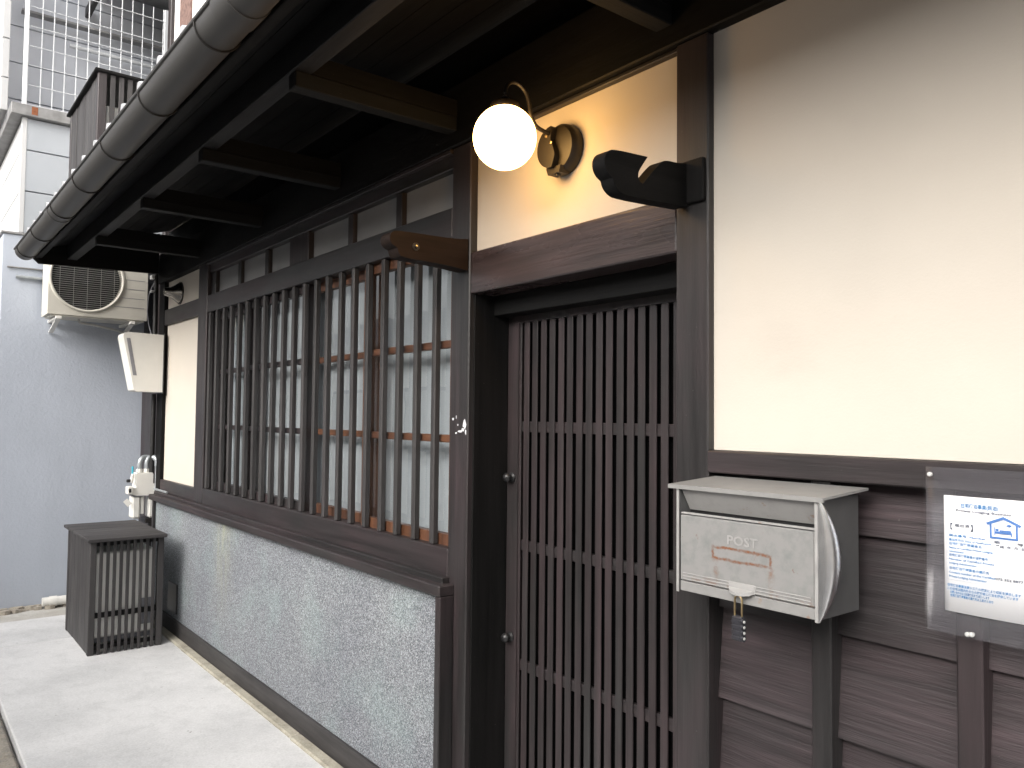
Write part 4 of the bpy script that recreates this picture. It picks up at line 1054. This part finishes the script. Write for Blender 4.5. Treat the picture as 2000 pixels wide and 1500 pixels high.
for k in range(7):
    z = az0+0.09+k*0.07; ya = cy + math.sqrt(max(0, (cr_+0.03)**2-(z-cz)**2)) if abs(z-cz) < cr_+0.03 else cy+0.02
    bx('casing_groove', (ax1-0.001, ax1+0.0012), (ya, ay1-0.02), (z, z+0.004), 'grey_plastic', ac, 0)
bx('bottom_flange', (ax0+0.01, ax1-0.012), (ay0+0.02, ay1-0.02), (az0-0.012, az0-0.0005), 'ac_white', ac, 0.002)
for y in (-0.598, -0.105):
    bx('bracket_bar', (NX+0.001, ax1+0.012), (y-0.02, y+0.02), (az0-0.035, az0-0.013), 'meter_white', ac, 0.003)
    bm = bmesh.new(); add_prism(bm, [(NX+0.004, az0-0.11), (NX+0.030, az0-0.11), (ax1-0.01, az0-0.036), (ax1-0.07, az0-0.036)], 'y', -0.016, 0.016)
    for v in bm.verts: v.co.x += 6.7; v.co.z -= az0-0.1
    bmo('bracket_strut', bm, 'meter_white', ac, (-6.7, y, az0-0.1))
tube('drain_hose', cr([(-6.60, -0.45, az0-0.015), (-6.60, -0.44, az0-0.04), (-6.62, -0.36, az0-0.048), (-6.66, -0.18, az0-0.075), (-6.70, -0.08, az0-0.11), (-6.74, -0.02, az0-0.17), (-6.76, 0.03, az0-0.24)], 4), 0.009, 'hose', ac, 8)

# ================================================================ BOARDED COVER ON THE ROOF
rb = thing('roof_cover_box', 'dark boarded and slatted wooden cover box standing on the tiled eaves roof', 'cover box', (-5.45, -0.47, 2.8))
rx0, rx1, ry0, ry1, rz0, rz1 = -5.90, -5.0, -0.656, -0.30, 2.78, 3.43
for xc, yc in ((rx0, ry0), (rx1-0.045, ry0), (rx0, ry1-0.045), (rx1-0.045, ry1-0.045)):
    bx('cover_post', (xc, xc+0.045), (yc, yc+0.045), (rz0, rz1), 'wood_z', rb, 0.003)
nbd = 9; wv = (rx1-rx0-0.09)/nbd
for i in range(nbd):
    xa = rx0+0.045+i*wv
    bx('cover_board', (xa+0.002, xa+wv-0.002), (ry0+0.003+random.uniform(0, .004), ry0+0.022), (rz0, rz1-0.012), 'grey_wood_z', rb, 0.002)
yy = ry0+0.065
while yy < ry1-0.05:
    bx('cover_slat', (rx1-0.018, rx1), (yy, yy+0.026), (rz0, rz1-0.012), 'grey_wood_z', rb, 0.002); yy += 0.046
bx('cover_top', (rx0-0.02, rx1+0.018), (ry0-0.02, ry1+0.01), (rz1-0.011, rz1+0.006), 'black_x', rb, 0.003)
bx('unit_inside', (rx0+0.08, rx1-0.10), (ry0+0.06, ry1-0.03), (rz0+0.02, rz1-0.16), 'appliance', rb, 0.01)

# ================================================================ OPPOSITE SIDE OF THE STREET (seen mirrored in the window glass)
oh = thing('opposite_house', 'low house across the street, seen only mirrored in the window glass', 'house', (-6.0, -6.5, 0))
bx('wall', (-16, 6), (-8.5, -5.0), (-0.15, 2.55), 'far_wall', oh, 0)
prism('roof', [(-4.4, 2.55), (-6.75, 3.55), (-9.1, 2.55)], 'x', -16.3, 6.3, 'far_roof', oh)
for xa in (-14, -11.2, -8.4, -5.6, -2.8, 0.6, 3.4):
    wf = bx('window', (xa, xa+1.5), (-5.03-0.0+0.03, -4.985), (0.9, 1.9), 'black_x', oh, 0.004)
    bx('window_pane', (xa+0.06, xa+1.44), (-4.986, -4.98), (0.96, 1.84), 'frosted', wf, 0)
for k, (zz, yy) in enumerate(((4.6, -4.6), (5.0, -4.7), (5.3, -4.6), (5.7, -4.65))):
    path = [(-30+2.5*i, yy, zz - 0.5*(1-((i-10)/10.0)**2)) for i in range(21)]
    o = tube('street_wire', path, 0.012, 'cable', None, 5)
    tag(o, ('lowest', 'second lowest', 'second highest', 'highest')[k]+' of the four black overhead wires mirrored in the window glass', 'wire', 'overhead wires above the street')
